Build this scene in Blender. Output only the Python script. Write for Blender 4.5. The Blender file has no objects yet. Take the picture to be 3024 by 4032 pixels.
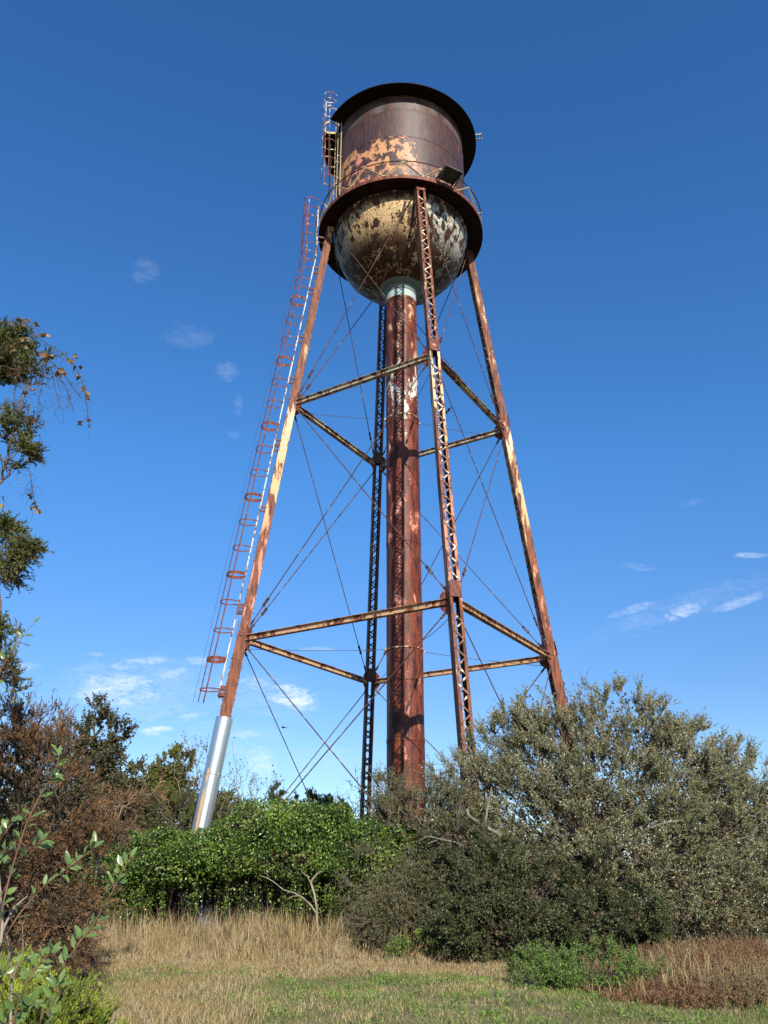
import bpy, math, random
import numpy as np
PI = math.pi
R = math.radians
rng = np.random.default_rng(7)
random.seed(7)
scene = bpy.context.scene
COL = scene.collection

# ------------------------------------------------------------------ mesh building
class MB:
    def __init__(s):
        s.v = []; s.f = []; s.n = 0; s.sm = []
    def add(s, V, F, smooth=False):
        V = np.asarray(V, float).reshape(-1, 3)
        if isinstance(F, np.ndarray): Fs = [F]
        else:
            d = {}
            for f in F: d.setdefault(len(f), []).append(f)
            Fs = [np.array(x, int) for x in d.values()]
        for F_ in Fs:
            s.f.append(F_ + s.n); s.sm.append(smooth)
        s.v.append(V); s.n += len(V)
    def box(s, c, sx, sy, sz, ax=None):
        c = np.asarray(c, float)
        A = np.eye(3) if ax is None else np.asarray(ax, float)
        h = np.array([[i, j, k] for i in (-.5, .5) for j in (-.5, .5) for k in (-.5, .5)]) * [sx, sy, sz]
        s.add(c + h @ A, [(0,1,3,2),(4,6,7,5),(0,4,5,1),(2,3,7,6),(0,2,6,4),(1,5,7,3)])
    def beam(s, p0, p1, w, h, side):
        p0 = np.asarray(p0, float); p1 = np.asarray(p1, float)
        d = p1 - p0; L = np.linalg.norm(d); d /= L
        sd = np.asarray(side, float); sd = sd - d * (sd @ d); sd /= np.linalg.norm(sd)
        n = np.cross(sd, d)
        s.box((p0 + p1) / 2, w, L, h, [sd, d, n])
    def tube(s, pts, r, n=8, caps=True, smooth=True, closed=False):
        pts = np.asarray(pts, float); m = len(pts)
        r = np.full(m, r) if np.isscalar(r) else np.asarray(r, float)
        if closed: T = np.roll(pts, -1, 0) - np.roll(pts, 1, 0)
        else: T = np.gradient(pts, axis=0)
        T /= np.linalg.norm(T, axis=1)[:, None] + 1e-12
        ref = np.array([0, 0, 1.]) if abs(T[0, 2]) < .9 else np.array([1., 0, 0])
        U = []; u = np.cross(T[0], ref)
        for t in T:
            u = u - t * (u @ t); u /= np.linalg.norm(u) + 1e-12; U.append(u)
        U = np.array(U); W = np.cross(T, U)
        a = np.arange(n) * 2 * PI / n
        V = pts[:, None] + r[:, None, None] * (U[:, None] * np.cos(a)[None, :, None] + W[:, None] * np.sin(a)[None, :, None])
        F = []
        for i in range(m if closed else m - 1):
            j = (i + 1) % m
            for k in range(n):
                F.append((i*n+k, i*n+(k+1) % n, j*n+(k+1) % n, j*n+k))
        s.add(V.reshape(-1, 3), np.array(F), smooth)
        if caps and not closed:
            s.add(V[0], [tuple(range(n))[::-1]]); s.add(V[-1], [tuple(range(n))])
    def lathe(s, prof, a0=0, a1=2*PI, n=96, smooth=True, closed_prof=False):
        prof = np.asarray(prof, float); m = len(prof)
        full = abs(a1 - a0 - 2*PI) < 1e-6
        a = np.linspace(a0, a1, n + (0 if full else 1), endpoint=not full); N = len(a)
        V = np.stack([prof[:, 0][:, None] * np.sin(a), -prof[:, 0][:, None] * np.cos(a), prof[:, 1][:, None] + 0 * a], -1)
        i = np.arange(m if closed_prof else m - 1); j = (i + 1) % m
        k = np.arange(N if full else N - 1); l = (k + 1) % N
        F = np.stack([i[:, None]*N + k, i[:, None]*N + l, j[:, None]*N + l, j[:, None]*N + k], -1).reshape(-1, 4)
        s.add(V.reshape(-1, 3), F, smooth)
    def rivet(s, p, n, r=.02):
        p = np.asarray(p, float); n = np.asarray(n, float); n = n / np.linalg.norm(n)
        ref = np.array([0, 0, 1.]) if abs(n[2]) < .9 else np.array([1., 0, 0])
        u = np.cross(n, ref); u /= np.linalg.norm(u); w = np.cross(n, u)
        a = np.arange(6) * PI / 3
        ring = p + r * (u * np.cos(a)[:, None] + w * np.sin(a)[:, None])
        V = np.vstack([ring, ring * .45 + (p + n * r * .8) * .55 + n * r * .3, [p + n * r]])
        F = [(i, (i+1) % 6, 6 + (i+1) % 6, 6 + i) for i in range(6)] + [(6+i, 6+(i+1) % 6, 12) for i in range(6)]
        s.add(V, F)
    def rivets(s, P, Nn, r=.02):
        for p, n in zip(P, Nn): s.rivet(p, n, r)
    def prisms(s, P0, P1, r0, r1, n=3):
        P0 = np.asarray(P0, float); P1 = np.asarray(P1, float); m = len(P0)
        if m == 0: return
        d = P1 - P0; d /= np.linalg.norm(d, axis=1)[:, None] + 1e-9
        ref = np.where(np.abs(d[:, 2:3]) < .9, [[0, 0, 1.]], [[1., 0, 0]])
        u = np.cross(d, ref); u /= np.linalg.norm(u, axis=1)[:, None] + 1e-9; w = np.cross(d, u)
        a = np.arange(n) * 2 * PI / n
        off = u[:, None] * np.cos(a)[None, :, None] + w[:, None] * np.sin(a)[None, :, None]
        V = np.concatenate([P0[:, None] + off * np.reshape(r0 * np.ones(m), (-1, 1, 1)), P1[:, None] + off * np.reshape(r1 * np.ones(m), (-1, 1, 1))], 1)
        k = np.arange(n); l = (k + 1) % n
        F = (np.arange(m)[:, None, None] * 2 * n + np.stack([k, l, l + n, k + n], -1)[None]).reshape(-1, 4)
        s.add(V.reshape(-1, 3), F, True)
    def obj(s, name, mat, parent=None, origin=(0, 0, 0)):
        V = np.concatenate(s.v) - np.asarray(origin, float)
        me = bpy.data.meshes.new(name)
        me.vertices.add(len(V)); me.vertices.foreach_set('co', V.astype(np.float32).ravel())
        li = np.concatenate([f.ravel() for f in s.f])
        tot = np.concatenate([np.full(len(f), f.shape[1]) for f in s.f])
        sm = np.concatenate([np.full(len(f), q) for f, q in zip(s.f, s.sm)])
        me.loops.add(len(li)); me.loops.foreach_set('vertex_index', li.astype(np.int32))
        me.polygons.add(len(tot))
        me.polygons.foreach_set('loop_start', (np.cumsum(tot) - tot).astype(np.int32))
        me.polygons.foreach_set('loop_total', tot.astype(np.int32))
        me.polygons.foreach_set('use_smooth', sm)
        me.update(calc_edges=True)
        me.materials.append(mat)
        o = bpy.data.objects.new(name, me); COL.objects.link(o)
        if parent is not None: o.parent = parent
        else: o.location = origin
        return o

def empty(name, loc, label, cat, group=None):
    o = bpy.data.objects.new(name, None); COL.objects.link(o); o.location = loc
    o.empty_display_size = .3
    return tag(o, label, cat, group)
def tag(o, label=None, cat=None, group=None, kind=None):
    if label: o['label'] = label
    if cat: o['category'] = cat
    if group: o['group'] = group
    if kind: o['kind'] = kind
    return o
def sublabel(o, t): o['label'] = t; return o
def unit(v): v = np.asarray(v, float); return v / (np.linalg.norm(v, axis=-1, keepdims=True) + 1e-9)

# ------------------------------------------------------------------ camera model (also used to place far things)
CAMZ = 1.6; PITCH = R(23.9); YAW = R(-1.475); F_ = 3227.0
_fw = np.array([math.sin(YAW)*math.cos(PITCH), math.cos(YAW)*math.cos(PITCH), math.sin(PITCH)])
_r = np.array([math.cos(YAW), -math.sin(YAW), 0]); _u = np.cross(_r, _fw)
def at(px, py, Y):
    "point at distance Y ahead seen at (px,py) of a 1659 x 2212 picture"
    k = 3024/1659.; d = _fw + _r*(px*k-1512)/F_ - _u*(py*k-2016)/F_
    return d * (Y / d[1]) + [0, 0, CAMZ]
cd = bpy.data.cameras.new('camera'); cam = bpy.data.objects.new('camera', cd); COL.objects.link(cam)
cam.location = (0, 0, CAMZ); cam.rotation_euler = (PI/2 + PITCH, 0, -YAW)
cd.sensor_fit = 'VERTICAL'; cd.sensor_height = 24; cd.lens = F_/4032*24
cd.clip_start = .1; cd.clip_end = 9000
scene.camera = cam

# ------------------------------------------------------------------ node helpers
class NT:
    def __init__(s, tree): s.t = tree; s.n = tree.nodes; s.l = tree.links
    def node(s, typ, **kw):
        n = s.n.new(typ)
        for k, v in kw.items(): setattr(n, k, v)
        return n
    def put(s, sock, v):
        if isinstance(v, bpy.types.NodeSocket): s.l.new(v, sock)
        elif v is not None:
            if hasattr(sock.default_value, '__len__') and len(sock.default_value) == 4 and len(v) == 3: v = (*v, 1)
            sock.default_value = v
    def math(s, op, a, b=None, c=None, clamp=False):
        n = s.node('ShaderNodeMath', operation=op, use_clamp=clamp)
        s.put(n.inputs[0], a)
        if b is not None: s.put(n.inputs[1], b)
        if c is not None: s.put(n.inputs[2], c)
        return n.outputs[0]
    def mix(s, f, a, b, mode='MIX'):
        n = s.node('ShaderNodeMix', data_type='RGBA', blend_type=mode)
        s.put(n.inputs[0], f); s.put(n.inputs[6], a); s.put(n.inputs[7], b)
        return n.outputs[2]
    def noise(s, vec, scale, detail=4, rough=.55, dist=0):
        n = s.node('ShaderNodeTexNoise'); s.put(n.inputs['Vector'], vec)
        n.inputs['Scale'].default_value = scale; n.inputs['Detail'].default_value = detail
        n.inputs['Roughness'].default_value = rough; n.inputs['Distortion'].default_value = dist
        return n.outputs[0]
    def ramp(s, f, stops, interp='LINEAR'):
        n = s.node('ShaderNodeValToRGB'); n.color_ramp.interpolation = interp
        e = n.color_ramp.elements
        while len(e) < len(stops): e.new(.5)
        for el, (p, c) in zip(e, stops):
            el.position = p; el.color = (*c, 1) if len(c) == 3 else c
        s.put(n.inputs[0], f); return n.outputs[0]
    def smooth(s, v, a, b, lo=0., hi=1.):
        n = s.node('ShaderNodeMapRange'); n.interpolation_type = 'SMOOTHSTEP'
        s.put(n.inputs[0], v); s.put(n.inputs[1], a); s.put(n.inputs[2], b)
        s.put(n.inputs[3], lo); s.put(n.inputs[4], hi); return n.outputs[0]
    def mapping(s, vec, scale=(1, 1, 1), loc=(0, 0, 0)):
        n = s.node('ShaderNodeMapping'); s.put(n.inputs[0], vec)
        n.inputs['Scale'].default_value = scale; n.inputs['Location'].default_value = loc
        return n.outputs[0]
    def xyz(s, vec):
        n = s.node('ShaderNodeSeparateXYZ'); s.put(n.inputs[0], vec); return n.outputs
def newmat(name):
    m = bpy.data.materials.new(name); m.use_nodes = True
    t = NT(m.node_tree); b = m.node_tree.nodes['Principled BSDF']
    return m, t, b
def g(v): return (v, v, v)

RUST_DK = (.040, .016, .013); RUST_MD = (.115, .034, .020); RUST_OR = (.36, .12, .045)

def weathered(name, paint, cover, dark=RUST_DK, mid=RUST_MD, orange=RUST_OR, scale=1.6, streak=.35, rough=.62,
              orange_amt=.5, flake=.02, extra=None, spec=.22, seed=0.0):
    """paint: [(z/40, colour)..]; cover: [(z/40, 0..1)..] share of the surface still painted; rust under it"""
    m, t, b = newmat(name)
    co = t.node('ShaderNodeTexCoord').outputs['Object']
    z = t.xyz(co)[2]
    zf = t.math('MULTIPLY', z, 1/40.)
    base = t.mapping(co, (1, 1, streak), (seed, seed * 1.7, seed * .6))
    n1 = t.noise(base, scale, 7, .66, .25)
    n2 = t.noise(base, scale * .28, 3, .5)
    n3 = t.noise(t.mapping(co, (1, 1, .16), (3 + seed, 1, 7)), scale * 3.1, 4, .62)
    n4 = t.noise(co, scale * 9, 3, .6)
    # rust body
    rust = t.mix(t.smooth(n3, .36, .60), dark, mid)
    rust = t.mix(t.math('MULTIPLY', t.smooth(t.math('ADD', t.math('MULTIPLY', n1, .5), t.math('MULTIPLY', n4, .5)), .5, .66), orange_amt), rust, orange)
    # paint
    pc = t.ramp(zf, paint)
    pc = t.mix(t.math('MULTIPLY', t.smooth(n3, .45, .75), .45), pc, t.mix(.5, pc, orange))
    pc = t.mix(t.math('MULTIPLY', t.smooth(n4, .5, .8), .25), pc, g(.75))
    cv = t.ramp(zf, [(p, g(c)) for p, c in cover])
    cvs = t.node('ShaderNodeRGBToBW'); t.put(cvs.inputs[0], cv)
    # noise value histogram runs roughly .3..7
    mm = t.math('ADD', t.math('ADD', t.math('MULTIPLY', n1, .64), t.math('MULTIPLY', n2, .26)), t.math('MULTIPLY', n4, .10))
    thr = t.math('MULTIPLY_ADD', cvs.outputs[0], -.40, .70)
    mask = t.smooth(mm, thr, t.math('ADD', thr, flake))
    if extra: mask, rust, pc = extra(t, co, mask, rust, pc, n1, n2, n3, n4)
    t.put(b.inputs['Base Color'], t.mix(mask, rust, pc))
    t.put(b.inputs['Roughness'], t.math('MULTIPLY_ADD', n4, .35, rough - .18))
    b.inputs['Specular IOR Level'].default_value = spec
    bp = t.node('ShaderNodeBump'); bp.inputs['Strength'].default_value = .5; bp.inputs['Distance'].default_value = .012
    t.put(bp.inputs['Height'], t.math('ADD', mask, t.math('MULTIPLY', n4, .7))); t.put(b.inputs['Normal'], bp.outputs[0])
    return m

def azimuth(t, co):
    o = t.xyz(co)
    return t.math('MULTIPLY', t.math('ARCTAN2', o[0], t.math('MULTIPLY', o[1], -1)), 180/PI)

CREAM = (.60, .42, .22); PINK = (.52, .22, .15); SALM = (.56, .21, .125); YEL = (.56, .36, .18); PALE = (.62, .60, .50); WHITE = (.74, .74, .68); GREY = (.40, .46, .44)

def shell_extra(t, co, mask, rust, pc, n1, n2, n3, n4):
    az = azimuth(t, co); z = t.xyz(co)[2]
    aw = t.math('ADD', az, 0)
    left = t.math('MULTIPLY', t.smooth(az, 14.6, 14.4), t.smooth(z, 34.56, 34.52))
    a = t.math('ADD', z, t.math('MULTIPLY', n2, 3.2))
    dens = t.smooth(a, 33.7, 35.6)
    s1 = t.smooth(t.math('ADD', n1, t.math('MULTIPLY', dens, .075)), .562, .575)
    m1 = t.math('MULTIPLY', left, s1)
    # faint orange scratches elsewhere
    s2 = t.math('MULTIPLY', t.smooth(n3, .60, .66), t.smooth(n2, .52, .62))
    rust = t.mix(t.math('MULTIPLY', s2, .8), rust, (.40, .15, .05))
    lowb = t.math('MULTIPLY', t.smooth(z, 33.2, 32.0), t.smooth(n1, .48, .56))
    rust = t.mix(t.math('MULTIPLY', lowb, .8), rust, (.42, .17, .08))
    lw = t.math('MULTIPLY', t.smooth(z, 32.7, 32.2), t.smooth(n4, .58, .64))
    rust = t.mix(t.math('MULTIPLY', lw, .8), rust, (.5, .42, .34))
    # pale sheen painted in patches into the top course's colour
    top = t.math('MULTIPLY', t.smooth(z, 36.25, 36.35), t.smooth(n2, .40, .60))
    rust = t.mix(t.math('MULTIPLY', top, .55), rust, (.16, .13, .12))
    pc2 = t.mix(t.smooth(n2, .45, .6), SALM, (.50, .24, .10))
    return m1, rust, pc2
def bowl_extra(t, co, mask, rust, pc, n1, n2, n3, n4):
    az = azimuth(t, co); z = t.xyz(co)[2]
    wv = t.math('ADD', az, t.math('MULTIPLY', t.math('SUBTRACT', n2, .5), 20))
    right = t.smooth(wv, 16, 24)
    left = t.smooth(wv, -52, -66)
    pc = t.mix(right, (.57, .39, .20), (.50, .52, .45))
    pc = t.mix(left, pc, (.36, .42, .38))
    pc = t.mix(t.math('MULTIPLY', t.smooth(n3, .45, .65), .5), pc, (.45, .30, .14))
    # broad rust blooms
    bl = t.smooth(t.math('ADD', t.math('ADD', t.math('MULTIPLY', n2, .24), t.math('MULTIPLY', n1, .64)), t.math('MULTIPLY', n4, .12)), .508, .522)
    bl = t.math('MAXIMUM', bl, t.math('MULTIPLY', t.smooth(z, 30.35, 30.8), t.smooth(n1, .44, .46)))  # rust patches at the top, thickened to paint in the balcony's shade
    ms = t.smooth(n1, .405, .42)
    speck = t.smooth(n4, .60, .56)
    low = t.smooth(t.math('ADD', z, t.math('MULTIPLY', n1, 2.0)), 30.7, 29.7)
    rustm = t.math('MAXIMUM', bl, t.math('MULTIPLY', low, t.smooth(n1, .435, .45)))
    run = t.math('MULTIPLY', t.smooth(n3, .56, .62), t.smooth(n2, .42, .52))
    rustm = t.math('MAXIMUM', rustm, t.math('MULTIPLY', run, .5))
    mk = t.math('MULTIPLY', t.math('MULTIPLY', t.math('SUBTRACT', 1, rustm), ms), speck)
    return mk, rust, pc
def riser_extra(t, co, mask, rust, pc, n1, n2, n3, n4):
    z = t.xyz(co)[2]
    top = t.smooth(z, 27.03, 27.08)
    return t.math('MAXIMUM', mask, top), rust, t.mix(top, pc, (.36, .43, .41))

M = {}
M['shell'] = weathered('rusted_maroon_steel', [(0, SALM), (1, SALM)], [(0, 0), (1, 0)], dark=(.034, .019, .016), mid=(.070, .030, .022), orange_amt=.15, scale=2.3, streak=.8, rough=.5, extra=shell_extra, spec=.5)
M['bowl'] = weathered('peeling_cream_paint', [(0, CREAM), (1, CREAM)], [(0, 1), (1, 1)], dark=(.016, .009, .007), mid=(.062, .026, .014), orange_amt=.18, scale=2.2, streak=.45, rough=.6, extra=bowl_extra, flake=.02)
M['roof'] = weathered('shade_dark_roof_steel', [(0, PALE), (1, PALE)], [(0, 0), (1, 0)], dark=(.007, .005, .005), mid=(.014, .008, .007), orange_amt=.05, scale=1.5, spec=.08)  # blackish steel, darkened further so the colour carries the shade below the eave
M['deck'] = weathered('shade_dark_walkway_steel', [(0, PINK), (1, PINK)], [(0, .0), (1, .0)], dark=(.010, .006, .005), mid=(.02, .009, .007), orange_amt=.12, scale=2, spec=.08)  # shade of the walkway's underside is put into this near-black colour
M['fascia'] = weathered('walkway_edge_steel', [(0, PINK), (1, PINK)], [(0, .3), (1, .3)], dark=(.05, .02, .014), mid=(.2, .065, .04), orange_amt=.5, scale=3)
M['riser'] = weathered('riser_rust', [(0, PINK), (.3, SALM), (.44, SALM), (.46, (.45, .30, .25)), (.49, (.58, .54, .49)), (.575, (.56, .50, .42)), (.60, YEL), (1, (.6, .46, .2))],
    [(0, .22), (.2, .36), (.42, .38), (.455, .30), (.49, .37), (.56, .40), (.60, .28), (.67, .38)], dark=(.040, .013, .010), mid=(.15, .034, .018), orange=(.42, .12, .035), orange_amt=.8, scale=2.4, streak=.34, rough=.5, extra=riser_extra, seed=4.2)
LEGP = [(0, PINK), (.13, (.36, .24, .16)), (.245, (.50, .33, .22)), (.25, PINK), (.34, SALM), (.40, YEL), (.48, (.60, .40, .23)), (.50, (.62, .47, .32)), (.522, (.56, .40, .25)), (.53, (.5, .36, .18)), (1, (.5, .36, .18))]
LEGC = [(0, .2), (.18, .30), (.245, .40), (.25, .50), (.28, .60), (.36, .50), (.42, .58), (.50, .62), (.53, .38), (.62, .38), (.78, .44)]
M['leg'] = weathered('leg_steel', LEGP, LEGC, dark=(.06, .022, .014), mid=(.20, .062, .028), scale=3.2, streak=.22, flake=.05)
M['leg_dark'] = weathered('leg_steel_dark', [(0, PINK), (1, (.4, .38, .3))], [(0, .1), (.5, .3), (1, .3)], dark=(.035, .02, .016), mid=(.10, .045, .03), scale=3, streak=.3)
M['lace'] = weathered('lacing_steel', [(0, (.62, .58, .48)), (.4, (.66, .5, .36)), (.6, (.66, .6, .45)), (1, PALE)], [(0, .40), (1, .5)], dark=(.06, .025, .018), mid=(.22, .09, .05), scale=6, streak=.8)
M['plate'] = weathered('splice_plate_steel', [(0, SALM), (1, SALM)], [(0, .35), (1, .4)], dark=(.07, .024, .018), mid=(.16, .05, .035), scale=5, streak=.6)
M['strut_low'] = weathered('strut_steel_tan', [(0, (.46, .29, .16)), (1, (.46, .29, .16))], [(0, .58), (1, .58)], scale=4, streak=1, mid=(.24, .08, .04))
M['strut_high'] = weathered('strut_steel_greenish', [(0, (.42, .36, .26)), (1, (.40, .38, .29))], [(0, .56), (1, .56)], scale=4, streak=1, mid=(.2, .08, .05))
M['rod'] = weathered('rod_steel', [(0, (.22, .17, .14)), (1, (.22, .17, .14))], [(0, .35), (1, .35)], dark=(.04, .025, .02), mid=(.09, .05, .038), scale=3, streak=1)
M['cage'] = weathered('cage_steel', [(0, (.5, .45, .36)), (.55, (.6, .5, .35)), (.8, (.5, .48, .42)), (1, (.55, .55, .5))], [(0, .12), (.5, .2), (.7, .28), (.85, .34), (1, .55)], dark=(.06, .02, .016), mid=(.18, .055, .035), scale=7, streak=.7)
M['rail_white'] = weathered('ladder_rail_paint', [(0, (.62, .55, .44)), (.25, (.50, .46, .39)), (.5, (.50, .47, .37)), (.62, (.46, .50, .47)), (1, (.48, .43, .25))], [(0, .42), (.25, .52), (.4, .58), (1, .58)], scale=7, streak=.4)
M['rail_yellow'] = weathered('guard_rail_paint', [(0, (.5, .38, .18)), (1, (.5, .38, .18))], [(0, .8), (1, .8)], dark=(.03, .018, .012), scale=6, streak=1)
M['darkrail'] = weathered('dark_rail', [(0, (.1, .08, .06)), (1, (.1, .08, .06))], [(0, .3), (1, .3)], dark=(.02, .014, .012), mid=(.05, .03, .02), scale=6, streak=1)
M['collar'] = weathered('collar_paint', [(0, (.11, .15, .14)), (1, (.11, .15, .14))], [(0, .8), (1, .8)], scale=3)
M['box'] = weathered('dark_panel_paint', [(0, (.03, .04, .03)), (1, (.03, .04, .03))], [(0, 1), (1, 1)], scale=3)

def sleeve_mat():
    m, t, b = newmat('galvanised_sleeve')
    co = t.node('ShaderNodeTexCoord').outputs['Object']
    st = t.noise(t.mapping(co, (1, 1, .06)), 14, 4, .5)
    az = t.math('ARCTAN2', t.xyz(co)[0], t.math('MULTIPLY', t.xyz(co)[1], -1))
    z = t.xyz(co)[2]
    base = t.mix(st, (.50, .53, .54), (.66, .69, .70))
    # rust bleeding down from the hoop clips
    d = t.math('ABSOLUTE', t.math('ADD', t.math('ADD', az, -1.0), t.math('MULTIPLY', t.math('SUBTRACT', st, .5), .35)))
    w = t.smooth(d, .22, .05)
    seg = t.math('MULTIPLY', t.smooth(z, -2.2, -3.1), t.smooth(z, -4.9, -4.05))
    seg = t.math('MAXIMUM', seg, t.math('MULTIPLY', t.smooth(z, -1.8, -2.0), t.smooth(z, -2.5, -2.1)))
    r = t.math('MULTIPLY', w, seg)
    base = t.mix(r, base, (.50, .17, .05))
    halo = t.math('MULTIPLY', t.smooth(d, .7, .1), t.math('MULTIPLY', seg, .55))
    base = t.mix(halo, base, (.55, .42, .22))
    t.put(b.inputs['Base Color'], base); t.put(b.inputs['Metallic'], t.math('SUBTRACT', .85, r, clamp=True))
    t.put(b.inputs['Roughness'], t.math('MULTIPLY_ADD', st, .2, .26))
    return m
M['sleeve'] = sleeve_mat()

# ------------------------------------------------------------------ THE WATER TOWER (local frame: origin at its foot)
TY = 32.434
Z1, Z2, ZB, ZT = 10.06, 20.80, 31.05, 37.30
RT, RD, RE, RR = 3.35, 4.135, 4.10, .731
tower = empty('water_tower', (0, TY, 0), 'tall rusty steel water tower on four lattice legs with a round-bottomed tank', 'water tower')

def prt(mb, name, mat, parent=tower, label=None):
    o = mb.obj(name, M[mat] if isinstance(mat, str) else mat, parent)
    if label: o['label'] = label
    return o
def cyl(r, a, z): a = R(a); return np.array([r*math.sin(a), -r*math.cos(a), z])

# tank shell with lapped courses, rivets
mb = MB()
for z0, z1, rr in ((31.05, 34.50, RT), (34.50, 36.28, RT + .012), (36.28, ZT, RT)):
    mb.lathe([(rr, z0), (rr, z1)], n=128)
    mb.lathe([(rr, z1), (rr - .03, z1)], n=128, smooth=False)
    mb.lathe([(rr - .03, z0), (rr, z0)], n=128, smooth=False)
for zz in (34.44, 34.56, 36.22, 36.34):
    for a in np.arange(-100, 100, 1.6): mb.rivet(cyl(RT + .012, a, zz), cyl(1, a, 0), .016)
for a, z0, z1 in ((13.7, 36.36, 37.25), (14.5, 31.2, 34.42), (-75, 31.2, 34.42), (-37.5, 34.6, 36.2), (52.5, 34.6, 36.2), (-75, 36.36, 37.25)):
    p = cyl(RT + .014, a, (z0+z1)/2)
    mb.box(p, .10, .012, z1 - z0, [[math.cos(R(a)), math.sin(R(a)), 0], [math.sin(R(a)), -math.cos(R(a)), 0], [0, 0, 1]])
    for zz in np.arange(z0 + .05, z1, .11):
        for da in (-.6, .6): mb.rivet(cyl(RT + .02, a + da, zz), cyl(1, a, 0), .014)
shell = prt(mb, 'tank_shell', 'shell')
# bowl
mb = MB()
th = np.linspace(0, math.acos(1.0/3.35), 40)
mb.lathe([(3.345*math.cos(x), 31.05 - 3.345*math.sin(x)) for x in th], n=128)
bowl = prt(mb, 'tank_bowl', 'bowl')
mb = MB()
for a in np.arange(-182, 178, 30):
    tt = np.linspace(.10, 1.10, 60)
    P = [cyl(3.352*math.cos(x), a, 31.05 - 3.352*math.sin(x)) for x in tt]
    for i in range(len(P)-1):
        nrm = P[i] - [0, 0, 31.05]
        mb.beam(P[i], P[i+1], .008, .09, nrm)
    for da in (-.035, .035):
        for p in P[::1]:
            q = p + np.array([math.cos(R(a)), math.sin(R(a)), 0])*da
            mb.rivet(q + unit(p-[0, 0, 31.05])*.006, p - [0, 0, 31.05], .015)
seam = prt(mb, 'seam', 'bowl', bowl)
mb = MB()
zc = 31.05 - math.sqrt(3.35**2 - 1.05**2)
mb.lathe([(1.07, zc + .03), (1.05, zc - .02), (.85, zc - .09), (.78, zc - .12), (.755, zc - .2), (.755, 27.45)], n=72)
prt(mb, 'riser_collar', 'collar')
# riser pipe
mb = MB()
zs = [0, 3.3, 6.3, 8.6, 11.5, 14.4, 17.8, 20.2, 22.6, 24.9, 26.95, 27.7]
for i in range(len(zs)-1):
    rr = RR + (.006 if i % 2 else 0)
    mb.lathe([(rr, zs[i]), (rr, zs[i+1])], n=64)
    mb.lathe([(rr + .006, zs[i+1]-.05), (rr+.012, zs[i+1]-.04), (rr+.012, zs[i+1]+.04), (rr+.006, zs[i+1]+.05)], n=64)
    for a in np.arange(-90, 90, 5):
        for dz in (-.07, .07): mb.rivet(cyl(rr+.006, a, zs[i+1]+dz), cyl(1, a, 0), .012)
riser = prt(mb, 'riser_pipe', 'riser')
for zb in (9.85, 20.48):
    mb = MB()
    mb.lathe([(RR+.012, zb-.03), (RR+.035, zb-.03), (RR+.035, zb+.03), (RR+.012, zb+.03)], n=64, closed_prof=True, smooth=False)
    for k in range(4):
        a = 14.82 + 90*k
        mb.box(cyl(RR+.07, a, zb), .05, .10, .07, [[math.cos(R(a)), math.sin(R(a)), 0], [math.sin(R(a)), -math.cos(R(a)), 0], [0, 0, 1]])
    prt(mb, 'riser_band', 'strut_low')
# roof with projecting eave, notch for the ladder
mb = MB()
n0, n1 = R(-60.5), R(-71.5) + 2*PI
prof = [(3.36, ZT + .035), (RE, ZT + .0), (RE, ZT - .05), (RE - .02, ZT - .05), (RE - .02, ZT - .025), (3.36, ZT + .005)]
mb.lathe(prof, n0, n1, 140, closed_prof=True, smooth=False)
mb.lathe([(3.36, ZT + .035), (3.42, ZT+.035), (3.42, ZT - .02), (3.355, ZT-.02)], n1 - 2*PI, n0, 6, smooth=False)
mb.lathe([(3.5, ZT + .04), (2.5, 37.95), (1.2, 38.55), (.3, 38.85), (0.01, 38.9)], n=96)
mb.lathe([(.28, 38.8), (.28, 39.1), (.38, 39.12), (0.01, 39.35)], n=16)
roof = prt(mb, 'roof', 'roof')
# roof ladder stub at the right of the eave
mb = MB()
c = R(80)
for da in (78.5, 82.5):
    mb.beam(cyl(3.3, da, ZT+.10), cyl(4.42, da, ZT+.02), .05, .05, (0, 0, 1))
for rr in (3.8, 4.1, 4.36): mb.beam(cyl(rr, 78.5, ZT+.06), cyl(rr, 82.5, ZT+.06), .03, .03, (0, 0, 1))
prt(mb, 'roof_ladder', 'rail_white', roof)
# balcony
mb = MB()
mb.lathe([(RT + .015, 31.0), (RD, 31.0), (RD, 31.03), (RT + .015, 31.03)], n=128, closed_prof=True, smooth=False)
deck = prt(mb, 'balcony', 'deck'); mb = MB()
mb.lathe([(RD + .003, 30.97), (RD + .015, 30.97), (RD + .015, 31.16), (RD - .06, 31.16), (RD - .06, 31.15), (RD + .003, 31.15)], n=128, closed_prof=True, smooth=False)
for a in np.arange(0, 360, 8): mb.rivet(cyl(RD + .016, a, 31.06), cyl(1, a, 0), .014)
prt(mb, 'edge_girder', 'fascia', deck)
for a in np.arange(7, 367, 15): # short brackets under the walkway
    if min(abs((a - 14.82) % 90), 90 - (a - 14.82) % 90) < 6: continue
    mb = MB(); mb.beam(cyl(RT + .03, a, 30.97), cyl(RD - .02, a, 30.97), .05, .05, (0, 0, 1)); prt(mb, 'bracket', 'deck', deck)
mb = MB()
ring = [cyl(RD - .02, a, 32.05) for a in np.arange(0, 360, 3)]
mb.tube(ring, .028, 6, closed=True)
prt(mb, 'top_rail', 'darkrail', deck)
mb = MB()
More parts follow.
